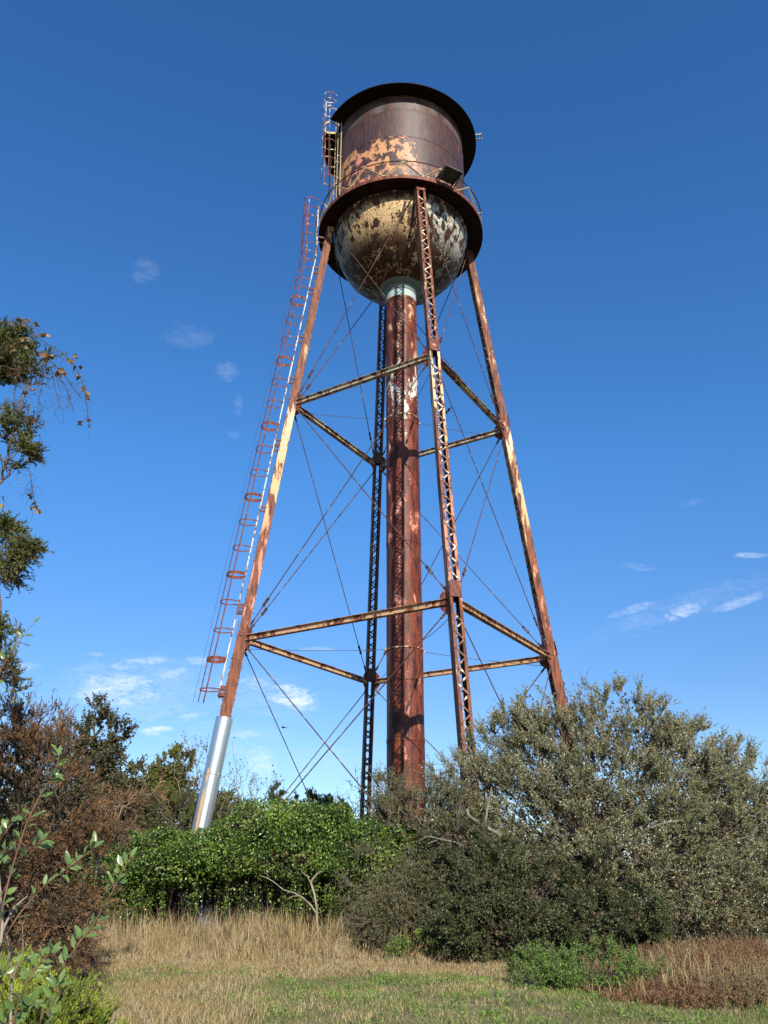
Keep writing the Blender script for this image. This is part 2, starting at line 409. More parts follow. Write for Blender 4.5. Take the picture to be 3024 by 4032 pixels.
for k in range(14):
    a0 = -23.4 + k*360/14; am = a0 + 180/14
    A = cyl(RD - .03, a0, 32.02)
    for b_ in (am, am - 360/14):
        B = cyl(RD - .03, b_, 31.16)
        mb.beam(A, B, .012, .065, cyl(1, a0, 0)); mb.beam(A + cyl(.03, a0, 0), B + cyl(.03, a0, 0), .045, .012, cyl(1, a0, 0))
    mb.box(A + cyl(.018, a0, -.03), .16, .012, .10, [[math.cos(R(a0)), math.sin(R(a0)), 0], [math.sin(R(a0)), -math.cos(R(a0)), 0], [0, 0, 1]])
    mb.box(cyl(RD - .01, am, 31.19), .14, .012, .10, [[math.cos(R(am)), math.sin(R(am)), 0], [math.sin(R(am)), -math.cos(R(am)), 0], [0, 0, 1]])
prt(mb, 'railing_brace', 'rail_yellow', deck)
# hanging platform on the walkway edge
mb = MB()
ar = np.array([math.sin(R(29.8)), -math.cos(R(29.8)), 0]); atg = np.array([math.cos(R(29.8)), math.sin(R(29.8)), 0])
def pl(r, s, z): return ar*r + atg*s + np.array([0, 0, z])
mb.box(pl(4.62, 0, 31.24), .90, .88, .03, [atg, ar, [0, 0, 1]])
for s_ in (-.42, .42):
    mb.beam(pl(3.75, s_, 31.19), pl(5.04, s_, 31.19), .05, .07, atg)
    mb.beam(pl(4.9, s_, 31.15), pl(4.17, s_, 30.80), .04, .04, atg)
mb.beam(pl(5.05, -.45, 31.2), pl(5.05, .45, 31.2), .04, .08, ar)
for s_, r_ in ((-.2, 4.5), (.15, 4.8), (.2, 4.4), (-.1, 4.75)): mb.rivet(pl(r_, s_, 31.224), (0, 0, -1), .03)
prt(mb, 'outrigger_platform', 'box', deck)

# ---- legs
SL = -.13818
def legc(k, z, ex=0, et=0):
    a = R(14.82 + 90*k)
    r = 7.656 + SL*(z - 1.6)
    if k == 1: r -= .06 + .11*np.clip((Z2 - z)/(Z2 - Z1), -.5, 1.2)
    ur = np.array([math.sin(a), -math.cos(a), 0]); ut = np.array([math.cos(a), math.sin(a), 0])
    return ur*(r + ex) + ut*et + np.array([0, 0, z])
def frame(k):
    a = R(14.82 + 90*k)
    ur = np.array([math.sin(a), -math.cos(a), 0]); ut = np.array([math.cos(a), math.sin(a), 0])
    d = unit(legc(k, 20) - legc(k, 10)); nr = np.cross(ut, d); nr = nr if nr @ ur > 0 else -nr
    return ur, ut, d, nr
HW = .20
legs = []
for k in range(4):
    ur, ut, d, nr = frame(k)
    secs = [(.15, Z1, .40), (Z1, Z2, .345), (Z2, 30.92, .33)]
    mb = MB(); laces = []; spls = []
    for z0, z1, D in secs:
        lace = {1: MB(), -1: MB()}; laces += [lace[1], lace[-1]]
        p0, p1 = legc(k, z0), legc(k, z1)
        for s_ in (-1, 1):
            mb.beam(p0 + ut*s_*HW, p1 + ut*s_*HW, .016, D, ut)
            for q in (-1, 1):
                o_ = ut*s_*(HW - .052) + nr*q*(D/2 - .007)
                mb.beam(p0 + o_, p1 + o_, .088, .014, ut)
        L = np.linalg.norm(p1 - p0); stp = .305
        n = int((L - .7)/stp)
        for q in (1, -1):
            off0 = .5 if z0 < 1 else .62
            zz = [off0 + i*stp for i in range(int((L - off0 - .35)/stp))]
            for i in range(len(zz)-1):
                sg = 1 if (i + (q > 0)) % 2 else -1
                o_ = nr*q*(D/2 + .010 + .010*(i % 2))
                A = p0 + d*zz[i] + ut*sg*(HW - .045) + o_; B = p0 + d*zz[i+1] - ut*sg*(HW - .045) + o_
                ex = unit(B - A)*.03
                lace[q].beam(A - ex, B + ex, .055, .008, np.cross(unit(B-A), nr))
                lace[q].rivet(B + nr*q*.010, nr*q, .026)
    # splice plates at the joints, batten plate at top and foot
    for zz, D, hh in ((Z1 + .22, .40, .60), (Z2 + .28, .345, .60), (30.72, .33, .22), (.6, .40, .5)):
        c_ = legc(k, zz)
        for q in (1, -1):
            spl = MB(); spls.append(spl)
            cc = c_ + nr*q*(D/2 + .034)
            spl.box(cc, 2*HW + .02, hh, .014, [ut, d, nr])
            for s_ in (-1, 1):
                for v in np.arange(-hh/2 + .05, hh/2, .075): spl.rivet(cc + ut*s_*(HW - .035) + d*v + nr*q*.007, nr*q, .016)
        if hh > .5:
            for s_ in (-1, 1):
                spl = MB(); spls.append(spl)
                cc = c_ + ut*s_*(HW + .016) - d*.2
                spl.box(cc, .014, .22, D - .02, [ut, d, nr])
                for v in (-.07, .07):
                    for w in np.arange(-D/2 + .05, D/2 - .02, .06): spl.rivet(cc + ut*s_*.007 + d*v + nr*w, ut*s_, .014)
    # brackets up to the walkway girder
    for s_ in (-1, 1):
        mb.beam(legc(k, 30.9) + ut*s_*.17, legc(k, 30.99, 0) + ut*s_*.17 - ur*.02, .10, .16, ut)
        mb.box(legc(k, 30.93) + ut*s_*.20, .03, .30, .12, [ut, ur, [0, 0, 1]])
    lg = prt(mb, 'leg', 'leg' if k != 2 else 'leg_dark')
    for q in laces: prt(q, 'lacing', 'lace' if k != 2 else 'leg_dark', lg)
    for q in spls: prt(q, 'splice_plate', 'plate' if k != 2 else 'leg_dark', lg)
    legs.append(lg)
    if k == 3: leg3 = lg
# concrete footings
for k in range(4):
    ur, ut, d, nr = frame(k); mb = MB(); mb.box(legc(k, .05)*[1, 1, 1], 1.2, 1.2, .3, [ut, ur, [0, 0, 1]])
    prt(mb, 'footing', 'collar')

# ---- struts, gussets, rods, ties
for k in range(4):
    k2 = (k + 1) % 4
    for Z, mk in ((Z1, 'strut_low'), (Z2, 'strut_high')):
        A = legc(k, Z - .12); B = legc(k2, Z - .12); h = unit(B - A)
        A2 = A + h*.24; B2 = B - h*.24
        mid = (A + B)/2; out = unit(mid*[1, 1, 0])
        mb = MB()
        up = np.array([0, 0, 1.])
        mb.beam(A2, B2, .014, .20, out)                       # web
        for q in (-1, 1): mb.beam(A2 + up*q*.105 + out*.0, B2 + up*q*.105 + out*.0, .20, .012, out)
        prt(mb, 'strut', mk)
        # gussets
        for P, hh in ((A, h), (B, -h)):
            mb = MB()
            q0 = P + up*.05
            outl = [(.10, .50), (.24, .50), (.52, .22), (.52, -.26), (.30, -.48), (.10, -.48)]
            V = [q0 + hh*x + up*y + out*s_ for s_ in (.014, .030) for x, y in outl]
            n = len(outl)
            mb.add(V, [tuple(range(n))[::-1], tuple(range(n, 2*n))] + [(i, (i+1) % n, n+(i+1) % n, n+i) for i in range(n)])
            for x, y in ((.18, .3), (.18, .15), (.18, 0), (.18, -.15), (.18, -.3), (.42, .07), (.42, -.07), (.33, .07), (.33, -.07)):
                mb.rivet(q0 + hh*x + up*y + out*.03, out, .016)
            prt(mb, 'gusset', 'plate')
    for (za, zb_) in ((.45, Z1), (Z1, Z2), (Z2, 30.85)):
        for s_, (ka, kb) in ((.05, (k, k2)), (-.05, (k2, k))):
            out = unit(((legc(k, 10) + legc(k2, 10))/2)*[1, 1, 0])
            lo, hi = legc(ka, za + (.38 if za > 1 else 0)), legc(kb, zb_ - (.52 if zb_ < 30 else .05))
            hz = unit((legc(kb, 10) - legc(ka, 10)))
            P = lo + hz*.34 + out*s_; Q = hi - hz*(.34 if zb_ < 30 else .22) + out*s_
            mb = MB(); mb.tube([P, P*.75+Q*.25, (P+Q)/2, P*.25+Q*.75, Q], .021, 6)
            # clevis ends
            dd = unit(Q - P)
            mb.beam(Q - dd*.02, Q - dd*.24, .05, .07, out); mb.beam(P + dd*.02, P + dd*.24, .05, .07, out)
            rod = prt(mb, 'brace_rod', 'rod')
            mb = MB(); f = .085 if za > 1 else .30
            tc = P + (Q - P)*f; sd = np.cross(dd, out)
            for q in (-1, 1): mb.beam(tc - dd*.17 + sd*q*.045, tc + dd*.17 + sd*q*.045, .022, .035, sd)
            for q in (-1, 1): mb.beam(tc + dd*q*.20, tc + dd*q*.12, .11, .06, sd)
            prt(mb, 'turnbuckle', 'rod', rod)
for k in range(4):
    for Z, zb_ in ((Z1, 9.85), (Z2, 20.48)):
        a = 14.82 + 90*k
        P = cyl(RR + .1, a, zb_); Q = legc(k, Z - .50, -.2)
        mid = (P + Q)/2 - [0, 0, .10 if k else .35]
        tt = np.linspace(0, 1, 9)[:, None]
        mb = MB(); mb.tube((1-tt)**2*P + 2*tt*(1-tt)*mid + tt**2*Q, .011, 5)
        prt(mb, 'tie_rod', 'rod')

# ---- galvanised sleeve round the foot of the left leg
ur, ut, d, nr = frame(3)
top = legc(3, 6.92); bot = legc(3, .6)
mb = MB(); Ls = np.linalg.norm(top - bot)
segs = [(0, 2.02), (2.04, 4.02), (4.04, Ls)]
# local lathe then rotate: axis along d
def place(V): return top + V[:, :1]*ut + V[:, 1:2]*nr*-1 + V[:, 2:3]*d
for a_, b_ in segs:
    mb.lathe([(.315, -a_), (.315, -b_)], n=56); mb.lathe([(.315, -a_), (.29, -a_), (.29, -a_ - .3)], n=56, smooth=False)
for a_ in (2.03, 4.03):
    mb.lathe([(.312, -a_+.02), (.322, -a_+.02), (.322, -a_-.02), (.312, -a_-.02)], n=56)
for a_ in (2.03, 4.03):
    for az_ in (1.0, 2.3, 4.2):
        q_ = np.array([math.sin(az_), -math.cos(az_), 0])
        mb.box(q_*.325 + [0, 0, -a_], .04, .02, .14, [np.cross([0, 0, 1], q_), q_, [0, 0, 1]])
sl = mb.obj('leg_sleeve', M['sleeve'], leg3)
from mathutils import Matrix, Vector
rotm = Matrix(((ut[0], nr[0]*-1, d[0]), (ut[1], nr[1]*-1, d[1]), (ut[2], nr[2]*-1, d[2]))).to_4x4()
# keep right-handed: columns ut, -nr, d
if rotm.determinant() < 0: rotm = Matrix(((-ut[0], nr[0]*-1, d[0]), (-ut[1], nr[1]*-1, d[1]), (-ut[2], nr[2]*-1, d[2]))).to_4x4()
# turn so that the local -y axis looks toward the camera side
sl.matrix_local = Matrix.Translation(Vector(top)) @ rotm
sublabel(sl, 'shiny galvanised sleeve with rust stains round the foot of the leg')

# ---- caged ladders
def hoop(mb, c, ur_, ut_, r, h, sx=.0, ax=(0, 0, 1)):
    "U-shaped flat hoop opening toward the rails"
    pts = [c - ur_*(.36) + ut_*s_*.22 for s_ in (-1,)]
    aa = np.linspace(-100, 100, 17)
    arc = [c + ur_*r*math.cos(R(x)) + ut_*r*math.sin(R(x)) for x in aa]
    path = [c - ur_*.37 - ut_*.22] + arc + [c - ur_*.37 + ut_*.22]
    ax = np.asarray(ax, float)
    for i in range(len(path)-1): mb.beam(path[i], path[i+1] + unit(path[i+1]-path[i])*.004, .009, h, np.cross(unit(path[i+1]-path[i]), ax))
def ladder(parent, base_top, ur_, ut_, hoops, strips_to, bent=None, name='ladder'):
    pass
ur3, ut3, d3, nr3 = frame(3)
def lp(z, out, t):  # ladder path position: follows the leg then turns vertical
    zb_ = 29.05
    if z <= zb_: return legc(3, z) + ur3*(.41 + out) + ut3*t
    q = legc(3, zb_) + ur3*(.41 + out) + ut3*t; q[2] = z; return q
mb = MB()
for t_ in (-.2, .2):
    mb.beam(lp(7.75, 0, t_), lp(29.05, 0, t_), .050, .022, ur3); mb.beam(lp(29.05, 0, t_), lp(32.15, 0, t_), .050, .022, ur3)
    hh = [lp(32.15, 0, t_), lp(32.32, -.06, t_), lp(32.38, -.22, t_), lp(32.3, -.38, t_), lp(31.7, -.42, t_)]
    mb.tube(hh, .022, 6)
lad = prt(mb, 'ladder', 'rail_white', label='white-railed ladder running up the left leg')
for z in np.arange(7.9, 32.1, .305): mb = MB(); mb.tube([lp(z, 0, -.2), lp(z, 0, .2)], .011, 5); prt(mb, 'rung', 'rail_white', lad)
for z in (7.75, 8.0, 11.0, 11.25, 15.5, 18.4, 18.7, 21.9, 24.2, 27.0, 28.3, 30.2):
    for t_ in (-.19, .19):
        A = lp(z, 0, t_); B = legc(3, min(z, 30.8)) + ur3*.16 + ut3*t_
        if z > 29: B = A - ur3*.5
        mb = MB(); mb.beam(A, B, .05, .08 if z > 8 else .14, ut3); prt(mb, 'standoff_bracket', 'cage', lad)
zs_ = [7.93 + 1.15*i for i in range(19)]
for i, z in enumerate(zs_ + [29.15, 30.25, 31.4, 32.55]):
    mb = MB(); wide = (i % 3 == 1 and i < 19)
    c_ = lp(z, .38, 0)
    hoop(mb, c_, ur3, ut3, .345, .13 if wide else .05, ax=d3 if z < 29 else (0, 0, 1))
    prt(mb, 'cage_hoop', 'cage', lad)
for x in (-72, -28, 28, 72):
    mb = MB(); o_, t_ = .38 + .335*math.cos(R(x)), .335*math.sin(R(x))
    mb.beam(lp(7.5, o_, t_), lp(29.05, o_, t_), .045, .012, ut3*math.cos(R(x)) + ur3*math.sin(R(x)))
    mb.beam(lp(29.0, o_, t_), lp(32.58, o_, t_), .045, .012, ut3*math.cos(R(x)) + ur3*math.sin(R(x)))
    prt(mb, 'cage_strip', 'cage', lad)
mb = MB(); mb.tube([lp(7.4, .86, 0), lp(15, .84, 0), lp(24, .86, .0), lp(29.05, .84, 0), lp(31.8, .84, 0)], .006, 4)
prt(mb, 'loose_cable', 'rod', lad)
# tank ladder
aL = -66
uL = cyl(1, aL, 0); tL = np.array([math.cos(R(aL)), math.sin(R(aL)), 0])
def tp(z, r, t): return uL*r + tL*t + np.array([0, 0, z])
mb = MB()
for t_ in (-.2, .2): mb.beam(tp(31.05, 3.56, t_), tp(38.3, 3.56, t_), .05, .02, tL)
for t_ in (-.2, .2): mb.tube([tp(38.3, 3.56, t_), tp(38.5, 3.45, t_), tp(38.5, 3.2, t_), tp(37.6, 2.9, t_)], .018, 6)
lad2 = prt(mb, 'ladder', 'rail_yellow', label='yellowish ladder up the left side of the tank')
for z in np.arange(31.3, 38.3, .305): mb = MB(); mb.tube([tp(z, 3.56, -.2), tp(z, 3.56, .2)], .010, 5); prt(mb, 'rung', 'rail_yellow', lad2)
for z in (32.2, 33.7, 35.2, 36.7):
    for t_ in (-.2, .2): mb = MB(); mb.beam(tp(z, 3.34, t_), tp(z, 3.56, t_), .04, .06, tL); prt(mb, 'standoff_bracket', 'rail_yellow', lad2)
for i, z in enumerate((33.6, 34.8, 36.02, 37.2, 38.35, 38.95, 39.4)):
    mb = MB(); hoop(mb, tp(z, 3.96 if z < 37.5 else 4.02, 0), uL, tL, .34, .13 if i in (3,) else .05)
    prt(mb, 'cage_hoop', 'rail_yellow' if i == 3 else 'cage', lad2)
for x in (-75, -28, 28, 75):
    mb = MB(); r_, t_ = 4.0 + .335*math.cos(R(x)), .335*math.sin(R(x))
    mb.beam(tp(33.55, r_-.04, t_), tp(39.42, r_+.02, t_), .035, .010, tL*math.cos(R(x)) + uL*math.sin(R(x)))
    prt(mb, 'cage_strip', 'cage', lad2)
for r_, t_, z1_, w_, m_ in ((3.47, .42, 37.2, .03, 'rail_yellow'), (3.50, .55, 37.2, .02, 'rail_yellow'), (3.80, -.30, 36.8, .02, 'darkrail'), (3.80, -.12, 35.2, .02, 'darkrail')):
    mb = MB(); mb.tube([tp(31.04, r_, t_), tp(z1_, r_, t_)], w_, 8); prt(mb, 'conduit', m_, shell)

# ------------------------------------------------------------------ SKY AND LIGHT
SUN_AZ, SUN_EL = 19.3, 29.5   # azimuth from behind the camera toward its right
w = bpy.data.worlds.new('World'); scene.world = w; w.use_nodes = True
t = NT(w.node_tree); bg = w.node_tree.nodes['Background']
sky = t.node('ShaderNodeTexSky', sky_type='NISHITA'); sky.sun_disc = False
sky.sun_elevation = R(SUN_EL); sky.sun_rotation = R(180 - SUN_AZ)
sky.air_density = 1.0; sky.dust_density = .1; sky.ozone_density = 1.6; sky.altitude = 200
tc = t.node('ShaderNodeTexCoord').outputs['Generated']
col = t.mix(1.0, sky.outputs[0], t.ramp(t.xyz(tc)[2], [(0, (.66, .78, .98)), (.20, (.50, .735, 1.02)), (.45, (.42, .91, 1.36)), (.75, (.36, .83, 1.33))]), 'MULTIPLY')
clouds = [(255,1490,95,38,4,.75),(300,1432,65,14,14,.6),(375,1455,34,9,20,.5),(405,1550,38,8,15,.55),(340,1578,36,9,8,.85),(205,1413,22,5,0,.35),
 (430,1428,28,9,0,.4),(630,1508,60,26,-12,.95),(560,1478,48,16,-12,.4),(535,1587,38,9,3,.4),(565,1645,40,30,-25,.5),(315,585,34,24,35,0.096),(410,725,60,26,12,0.084),
 (490,800,28,22,-20,0.168),(515,870,10,28,0,0.084),(505,940,14,9,0,0.084),(1370,1316,62,9,12,.35),(1475,1322,50,13,14,.6),(1600,1300,62,10,13,.42),(1625,1200,34,6,-10,.4),(690,1402,50,5,0,.22),
 (1380,1225,40,8,-15,.14),(1500,1085,30,7,5,.08),(20,1440,60,10,5,.3),(1580,1640,60,12,5,.25),(290,1490,190,75,6,.20),(560,1500,140,50,-8,.16),(480,1600,150,40,5,.14),(1480,1310,200,28,13,.12),(700,1640,90,30,0,.12)]
nz = t.noise(t.mapping(tc, (1, 1, 3.2)), 30, 5, .68, .6)
nz2 = t.noise(t.mapping(tc, (1, 1, 2.0)), 150, 3, .6)
nzc = t.math('ADD', t.math('MULTIPLY', nz, .65), t.math('MULTIPLY', nz2, .35))
tot = None
for (px, py, a_, b_, tilt, st) in clouds:
    dv = unit(at(px, py, 100) - [0, 0, CAMZ]); rr = unit(np.cross(dv, [0, 0, 1])); uu = np.cross(rr, dv)
    ct, s_t = math.cos(R(tilt)), math.sin(R(tilt)); kk = 1.823/F_
    e1 = (rr*ct + uu*s_t)/(a_*kk*1.15); e2 = (-rr*s_t + uu*ct)/(b_*kk*1.25)
    def dot(v):
        n = t.node('ShaderNodeVectorMath', operation='DOT_PRODUCT'); t.put(n.inputs[0], tc); n.inputs[1].default_value = tuple(v); return n.outputs['Value']
    x_, y_ = dot(e1), dot(e2)
    d2 = t.math('ADD', t.math('MULTIPLY', x_, x_), t.math('MULTIPLY', y_, y_))
    front = t.math('GREATER_THAN', dot(dv), .5)
    fall = t.math('MULTIPLY', t.smooth(d2, 1.25, 0., 0., 1.), front)
    # noise eats into the patch
    v = t.math('MULTIPLY', t.smooth(t.math('ADD', nzc, t.math('MULTIPLY', fall, .26)), .56, .98), t.math('MULTIPLY', t.math('MINIMUM', t.math('MULTIPLY', fall, 3), 1.), st))
    tot = v if tot is None else t.math('MAXIMUM', tot, v)
CLOUD = (7.2, 7.7, 8.6)
col = t.mix(tot, col, CLOUD)
t.put(bg.inputs[0], col); bg.inputs[1].default_value = .10
w.cycles.sampling_method = 'MANUAL'; w.cycles.sample_map_resolution = 256
sd = bpy.data.lights.new('sun', 'SUN'); sd.energy = 5.0; sd.angle = R(.55); sd.color = (1, .93, .80)
so = bpy.data.objects.new('sun', sd); COL.objects.link(so)
sv = Vector((math.sin(R(SUN_AZ))*math.cos(R(SUN_EL)), -math.cos(R(SUN_AZ))*math.cos(R(SUN_EL)), math.sin(R(SUN_EL))))
so.rotation_euler = sv.to_track_quat('Z', 'Y').to_euler(); so.location = (20, -40, 40)
scene.view_settings.view_transform = 'Standard'; scene.view_settings.look = 'None'
scene.view_settings.exposure = 0.55; scene.view_settings.gamma = 1
scene.render.engine = 'CYCLES'
scene.render.resolution_x = 768; scene.render.resolution_y = 1024
#VEG
# ------------------------------------------------------------------ VEGETATION
def leafmat(name, cols, back=None, rough=.5, trans=.25, tcol=None, patch=None, patch_scale=.8, spec=.4):
    "cols: ramp of leaf colours picked per leaf; back: colour of the underside; patch: second ramp mixed in by place"
    m, t, b = newmat(name)
    geo = t.node('ShaderNodeNewGeometry'); rnd = geo.outputs['Random Per Island']
    n = len(cols)
    c = t.ramp(rnd, [(i/max(1, n-1), x) for i, x in enumerate(cols)])
    pos = t.node('ShaderNodeTexCoord').outputs['Object']
    if patch is not None:
        c2 = t.ramp(rnd, [(i/max(1, len(patch)-1), x) for i, x in enumerate(patch)])
        c = t.mix(t.smooth(t.noise(pos, patch_scale, 3, .6), .46, .60), c, c2)
    if back is not None: c = t.mix(geo.outputs['Backfacing'], c, back)
    t.put(b.inputs['Base Color'], c); b.inputs['Roughness'].default_value = rough
    b.inputs['Specular IOR Level'].default_value = spec
    tr = t.node('ShaderNodeBsdfTranslucent'); t.put(tr.inputs[0], c if tcol is None else t.mix(.5, c, tcol))
    ms = t.node('ShaderNodeMixShader'); ms.inputs[0].default_value = trans
    out = [x for x in m.node_tree.nodes if x.type == 'OUTPUT_MATERIAL'][0]
    t.l.new(b.outputs[0], ms.inputs[1]); t.l.new(tr.outputs[0], ms.inputs[2]); t.l.new(ms.outputs[0], out.inputs[0])
    return m
def barkmat(name, a, b_, scale=8):
    m, t, b = newmat(name)
    co = t.node('ShaderNodeTexCoord').outputs['Object']
    n = t.noise(t.mapping(co, (1, 1, .3)), scale, 6, .65)
    t.put(b.inputs['Base Color'], t.mix(t.smooth(n, .35, .65), a, b_)); b.inputs['Roughness'].default_value = .9
    bp = t.node('ShaderNodeBump'); bp.inputs['Strength'].default_value = .6; bp.inputs['Distance'].default_value = .02
    t.put(bp.inputs['Height'], n); t.put(b.inputs['Normal'], bp.outputs[0]); return m
BK = {'grey': barkmat('grey_bark', (.10, .085, .065), (.22, .20, .16)), 'dark': barkmat('dark_bark', (.035, .027, .020), (.09, .07, .05)),
      'pale': barkmat('pale_bark', (.15, .12, .085), (.30, .25, .19)), 'red': barkmat('reddish_bark', (.10, .05, .03), (.20, .11, .06))}
LM = {
 'olive': leafmat('silver_olive_leaves', [(.024, .030, .008), (.078, .086, .020), (.155, .158, .045), (.26, .25, .11), (.64, .61, .45)], back=(.27, .26, .14), rough=.6, trans=.14, spec=.22),
 'olive_grey': leafmat('grey_olive_leaves', [(.045, .045, .012), (.09, .085, .025), (.15, .13, .05)], back=(.16, .145, .07), rough=.6, trans=.12, spec=.2),
 'vine': leafmat('vine_leaves', [(.010, .028, .005), (.030, .066, .010), (.070, .125, .017), (.20, .27, .05)], back=(.08, .12, .035), rough=.34, trans=.22, tcol=(.2, .35, .04), patch=[(.03, .07, .01), (.09, .16, .022), (.26, .33, .06)], patch_scale=1.1, spec=.35),
 'vine_yellow': leafmat('yellowing_vine_leaves', [(.14, .24, .04), (.30, .34, .07), (.42, .40, .18)], rough=.45, trans=.25),
 'deadleaf': leafmat('dead_leaf_fill', [(.05, .03, .018), (.09, .055, .03), (.14, .09, .045)], rough=.8, trans=.1),
 'honey': leafmat('honeysuckle_leaves', [(.012, .022, .006), (.032, .048, .012), (.068, .085, .022), (.18, .20, .075)], back=(.10, .11, .045), rough=.45, trans=.2, spec=.35),
 'brown': leafmat('dead_cedar_foliage', [(.05, .028, .012), (.15, .070, .028), (.36, .19, .085), (.09, .048, .020)], rough=.8, trans=.12, patch=[(.03, .024, .012), (.10, .07, .03), (.20, .12, .055)], patch_scale=1.6),
 'autumn': leafmat('turning_leaves', [(.035, .045, .014), (.06, .065, .02), (.10, .075, .025), (.14, .075, .03)], rough=.45, trans=.25, back=(.12, .12, .06)),
 'yelgreen': leafmat('yellow_green_leaves', [(.07, .095, .018), (.11, .13, .028), (.18, .17, .04), (.22, .16, .04)], rough=.5, trans=.25),
 'cedar': leafmat('cedar_foliage', [(.022, .038, .014), (.035, .058, .020), (.05, .075, .025)], rough=.6, trans=.1),
 'cedar_mid': leafmat('cedar_foliage_green', [(.05, .075, .016), (.085, .115, .024), (.14, .155, .035)], rough=.6, trans=.15, patch=[(.09, .06, .025), (.06, .07, .02)], patch_scale=1.5),
 'juniper': leafmat('yellow_green_juniper', [(.18, .24, .022), (.28, .34, .03), (.38, .42, .05)], rough=.55, trans=.3, patch=[(.12, .17, .02), (.20, .26, .03)], patch_scale=3),
 'near': leafmat('smooth_leaves', [(.10, .17, .045), (.14, .22, .06), (.20, .28, .08)], back=(.26, .33, .15), rough=.30, trans=.32, spec=.7),
 'grapeleaf': leafmat('dry_grape_leaves', [(.07, .04, .022), (.14, .08, .035), (.26, .17, .08), (.34, .24, .10)], rough=.7, trans=.2),
 'herb': leafmat('low_green_leaves', [(.09, .17, .025), (.14, .24, .04), (.21, .31, .06)], rough=.45, trans=.25, tcol=(.2, .4, .05)),
 'redweed': leafmat('red_brown_weeds', [(.10, .045, .025), (.15, .065, .035), (.22, .11, .05), (.28, .18, .09)], rough=.8, trans=.15, patch=[(.14, .12, .05), (.22, .16, .08), (.30, .22, .11)], patch_scale=.55),
 'straw': leafmat('straw', [(.16, .10, .045), (.32, .235, .11), (.52, .42, .25), (.22, .15, .07)], rough=.75, trans=.2, patch=[(.20, .135, .055), (.33, .23, .10), (.48, .37, .19)], patch_scale=.9),
 'seed': leafmat('fluffy_seed_heads', [(.38, .32, .26), (.5, .44, .38)], rough=.9, trans=.3),
}
def grassmat():
    m, t, b = newmat('short_grass')
    geo = t.node('ShaderNodeNewGeometry'); rnd = geo.outputs['Random Per Island']
    pos = t.node('ShaderNodeTexCoord').outputs['Object']
    n = t.noise(t.mapping(pos, (.5, 1, 1)), .55, 5, .6)
    n2 = t.noise(pos, 3.5, 3, .6)
    tan = t.ramp(rnd, [(0, (.17, .12, .05)), (.5, (.35, .27, .12)), (1, (.56, .45, .23))])
    grn = t.ramp(rnd, [(0, (.085, .12, .025)), (.6, (.16, .18, .045)), (1, (.28, .27, .09))])
    y = t.xyz(pos)[1]
    bias = t.math('MULTIPLY', t.smooth(y, 15.5, 18.6), .22)
    near = t.math('MULTIPLY', t.smooth(y, 14.0, 11.5), -.05)
    v = t.math('ADD', t.math('ADD', t.math('MULTIPLY', n, .7), t.math('MULTIPLY', n2, .3)), t.math('ADD', bias, near))
    v = t.math('ADD', v, t.math('MULTIPLY', rnd, .10))
    c = t.mix(t.smooth(v, .49, .67), grn, tan)
    t.put(b.inputs['Base Color'], c); b.inputs['Roughness'].default_value = .7
    tr = t.node('ShaderNodeBsdfTranslucent'); t.put(tr.inputs[0], c)
    ms = t.node('ShaderNodeMixShader'); ms.inputs[0].default_value = .2
    out = [x for x in m.node_tree.nodes if x.type == 'OUTPUT_MATERIAL'][0]
    t.l.new(b.outputs[0], ms.inputs[1]); t.l.new(tr.outputs[0], ms.inputs[2]); t.l.new(ms.outputs[0], out.inputs[0])
    return m
def rnd_dir(n): return unit(rng.normal(size=(n, 3)))
def leaves(mb, P, D, N, L, W, fold=.25, curl=.12):
    "folded pointed leaves, two triangles each; front face looks along N"
    P = np.asarray(P); D = unit(D); S = unit(np.cross(D, N)); N = np.cross(S, D)
    L = np.reshape(L*np.ones(len(P)), (-1, 1)); W = np.reshape(W*np.ones(len(P)), (-1, 1))
    V = np.stack([P, P + D*L*.5 - S*W*.5 + N*W*fold, P + D*L - N*L*curl, P + D*L*.5 + S*W*.5 + N*W*fold], 1)
    i = np.arange(len(P))[:, None]*4
    F = np.concatenate([i + [0, 2, 1], i + [0, 3, 2]], 0)
    mb.add(V.reshape(-1, 3), F)
def bigleaves(mb, P, D, N, L, W, wave=.06):
    "oval leaves with a midrib fold, smooth outline, for close plants"
    P = np.asarray(P); D = unit(D); S = unit(np.cross(D, N)); N = np.cross(S, D); n = len(P)
    L = np.reshape(L*np.ones(n), (-1, 1)); W = np.reshape(W*np.ones(n), (-1, 1))
    ts = np.array([0, .12, .3, .5, .7, .87, 1.]); ws = np.array([.06, .55, .92, 1., .82, .45, .02])
    cu = rng.uniform(-.1, .28, (n, 1))
    rows = []
    for tt, ww in zip(ts, ws):
        mid = P + D*L*tt - N*L*cu*tt*tt
        wob = rng.uniform(-wave, wave, (n, 1))*W
        rows.append(np.stack([mid - S*W*.5*ww + N*(W*.22*ww + wob), mid, mid + S*W*.5*ww + N*(W*.22*ww - wob)], 1))
    V = np.concatenate(rows, 1)
    i = np.arange(n)[:, None]*21; Fs = []
    for r in range(6):
        a = r*3
        Fs += [i + [a, a+1, a+4, a+3], i + [a+1, a+2, a+5, a+4]]
    mb.add(V.reshape(-1, 3), np.concatenate(Fs, 0), True)
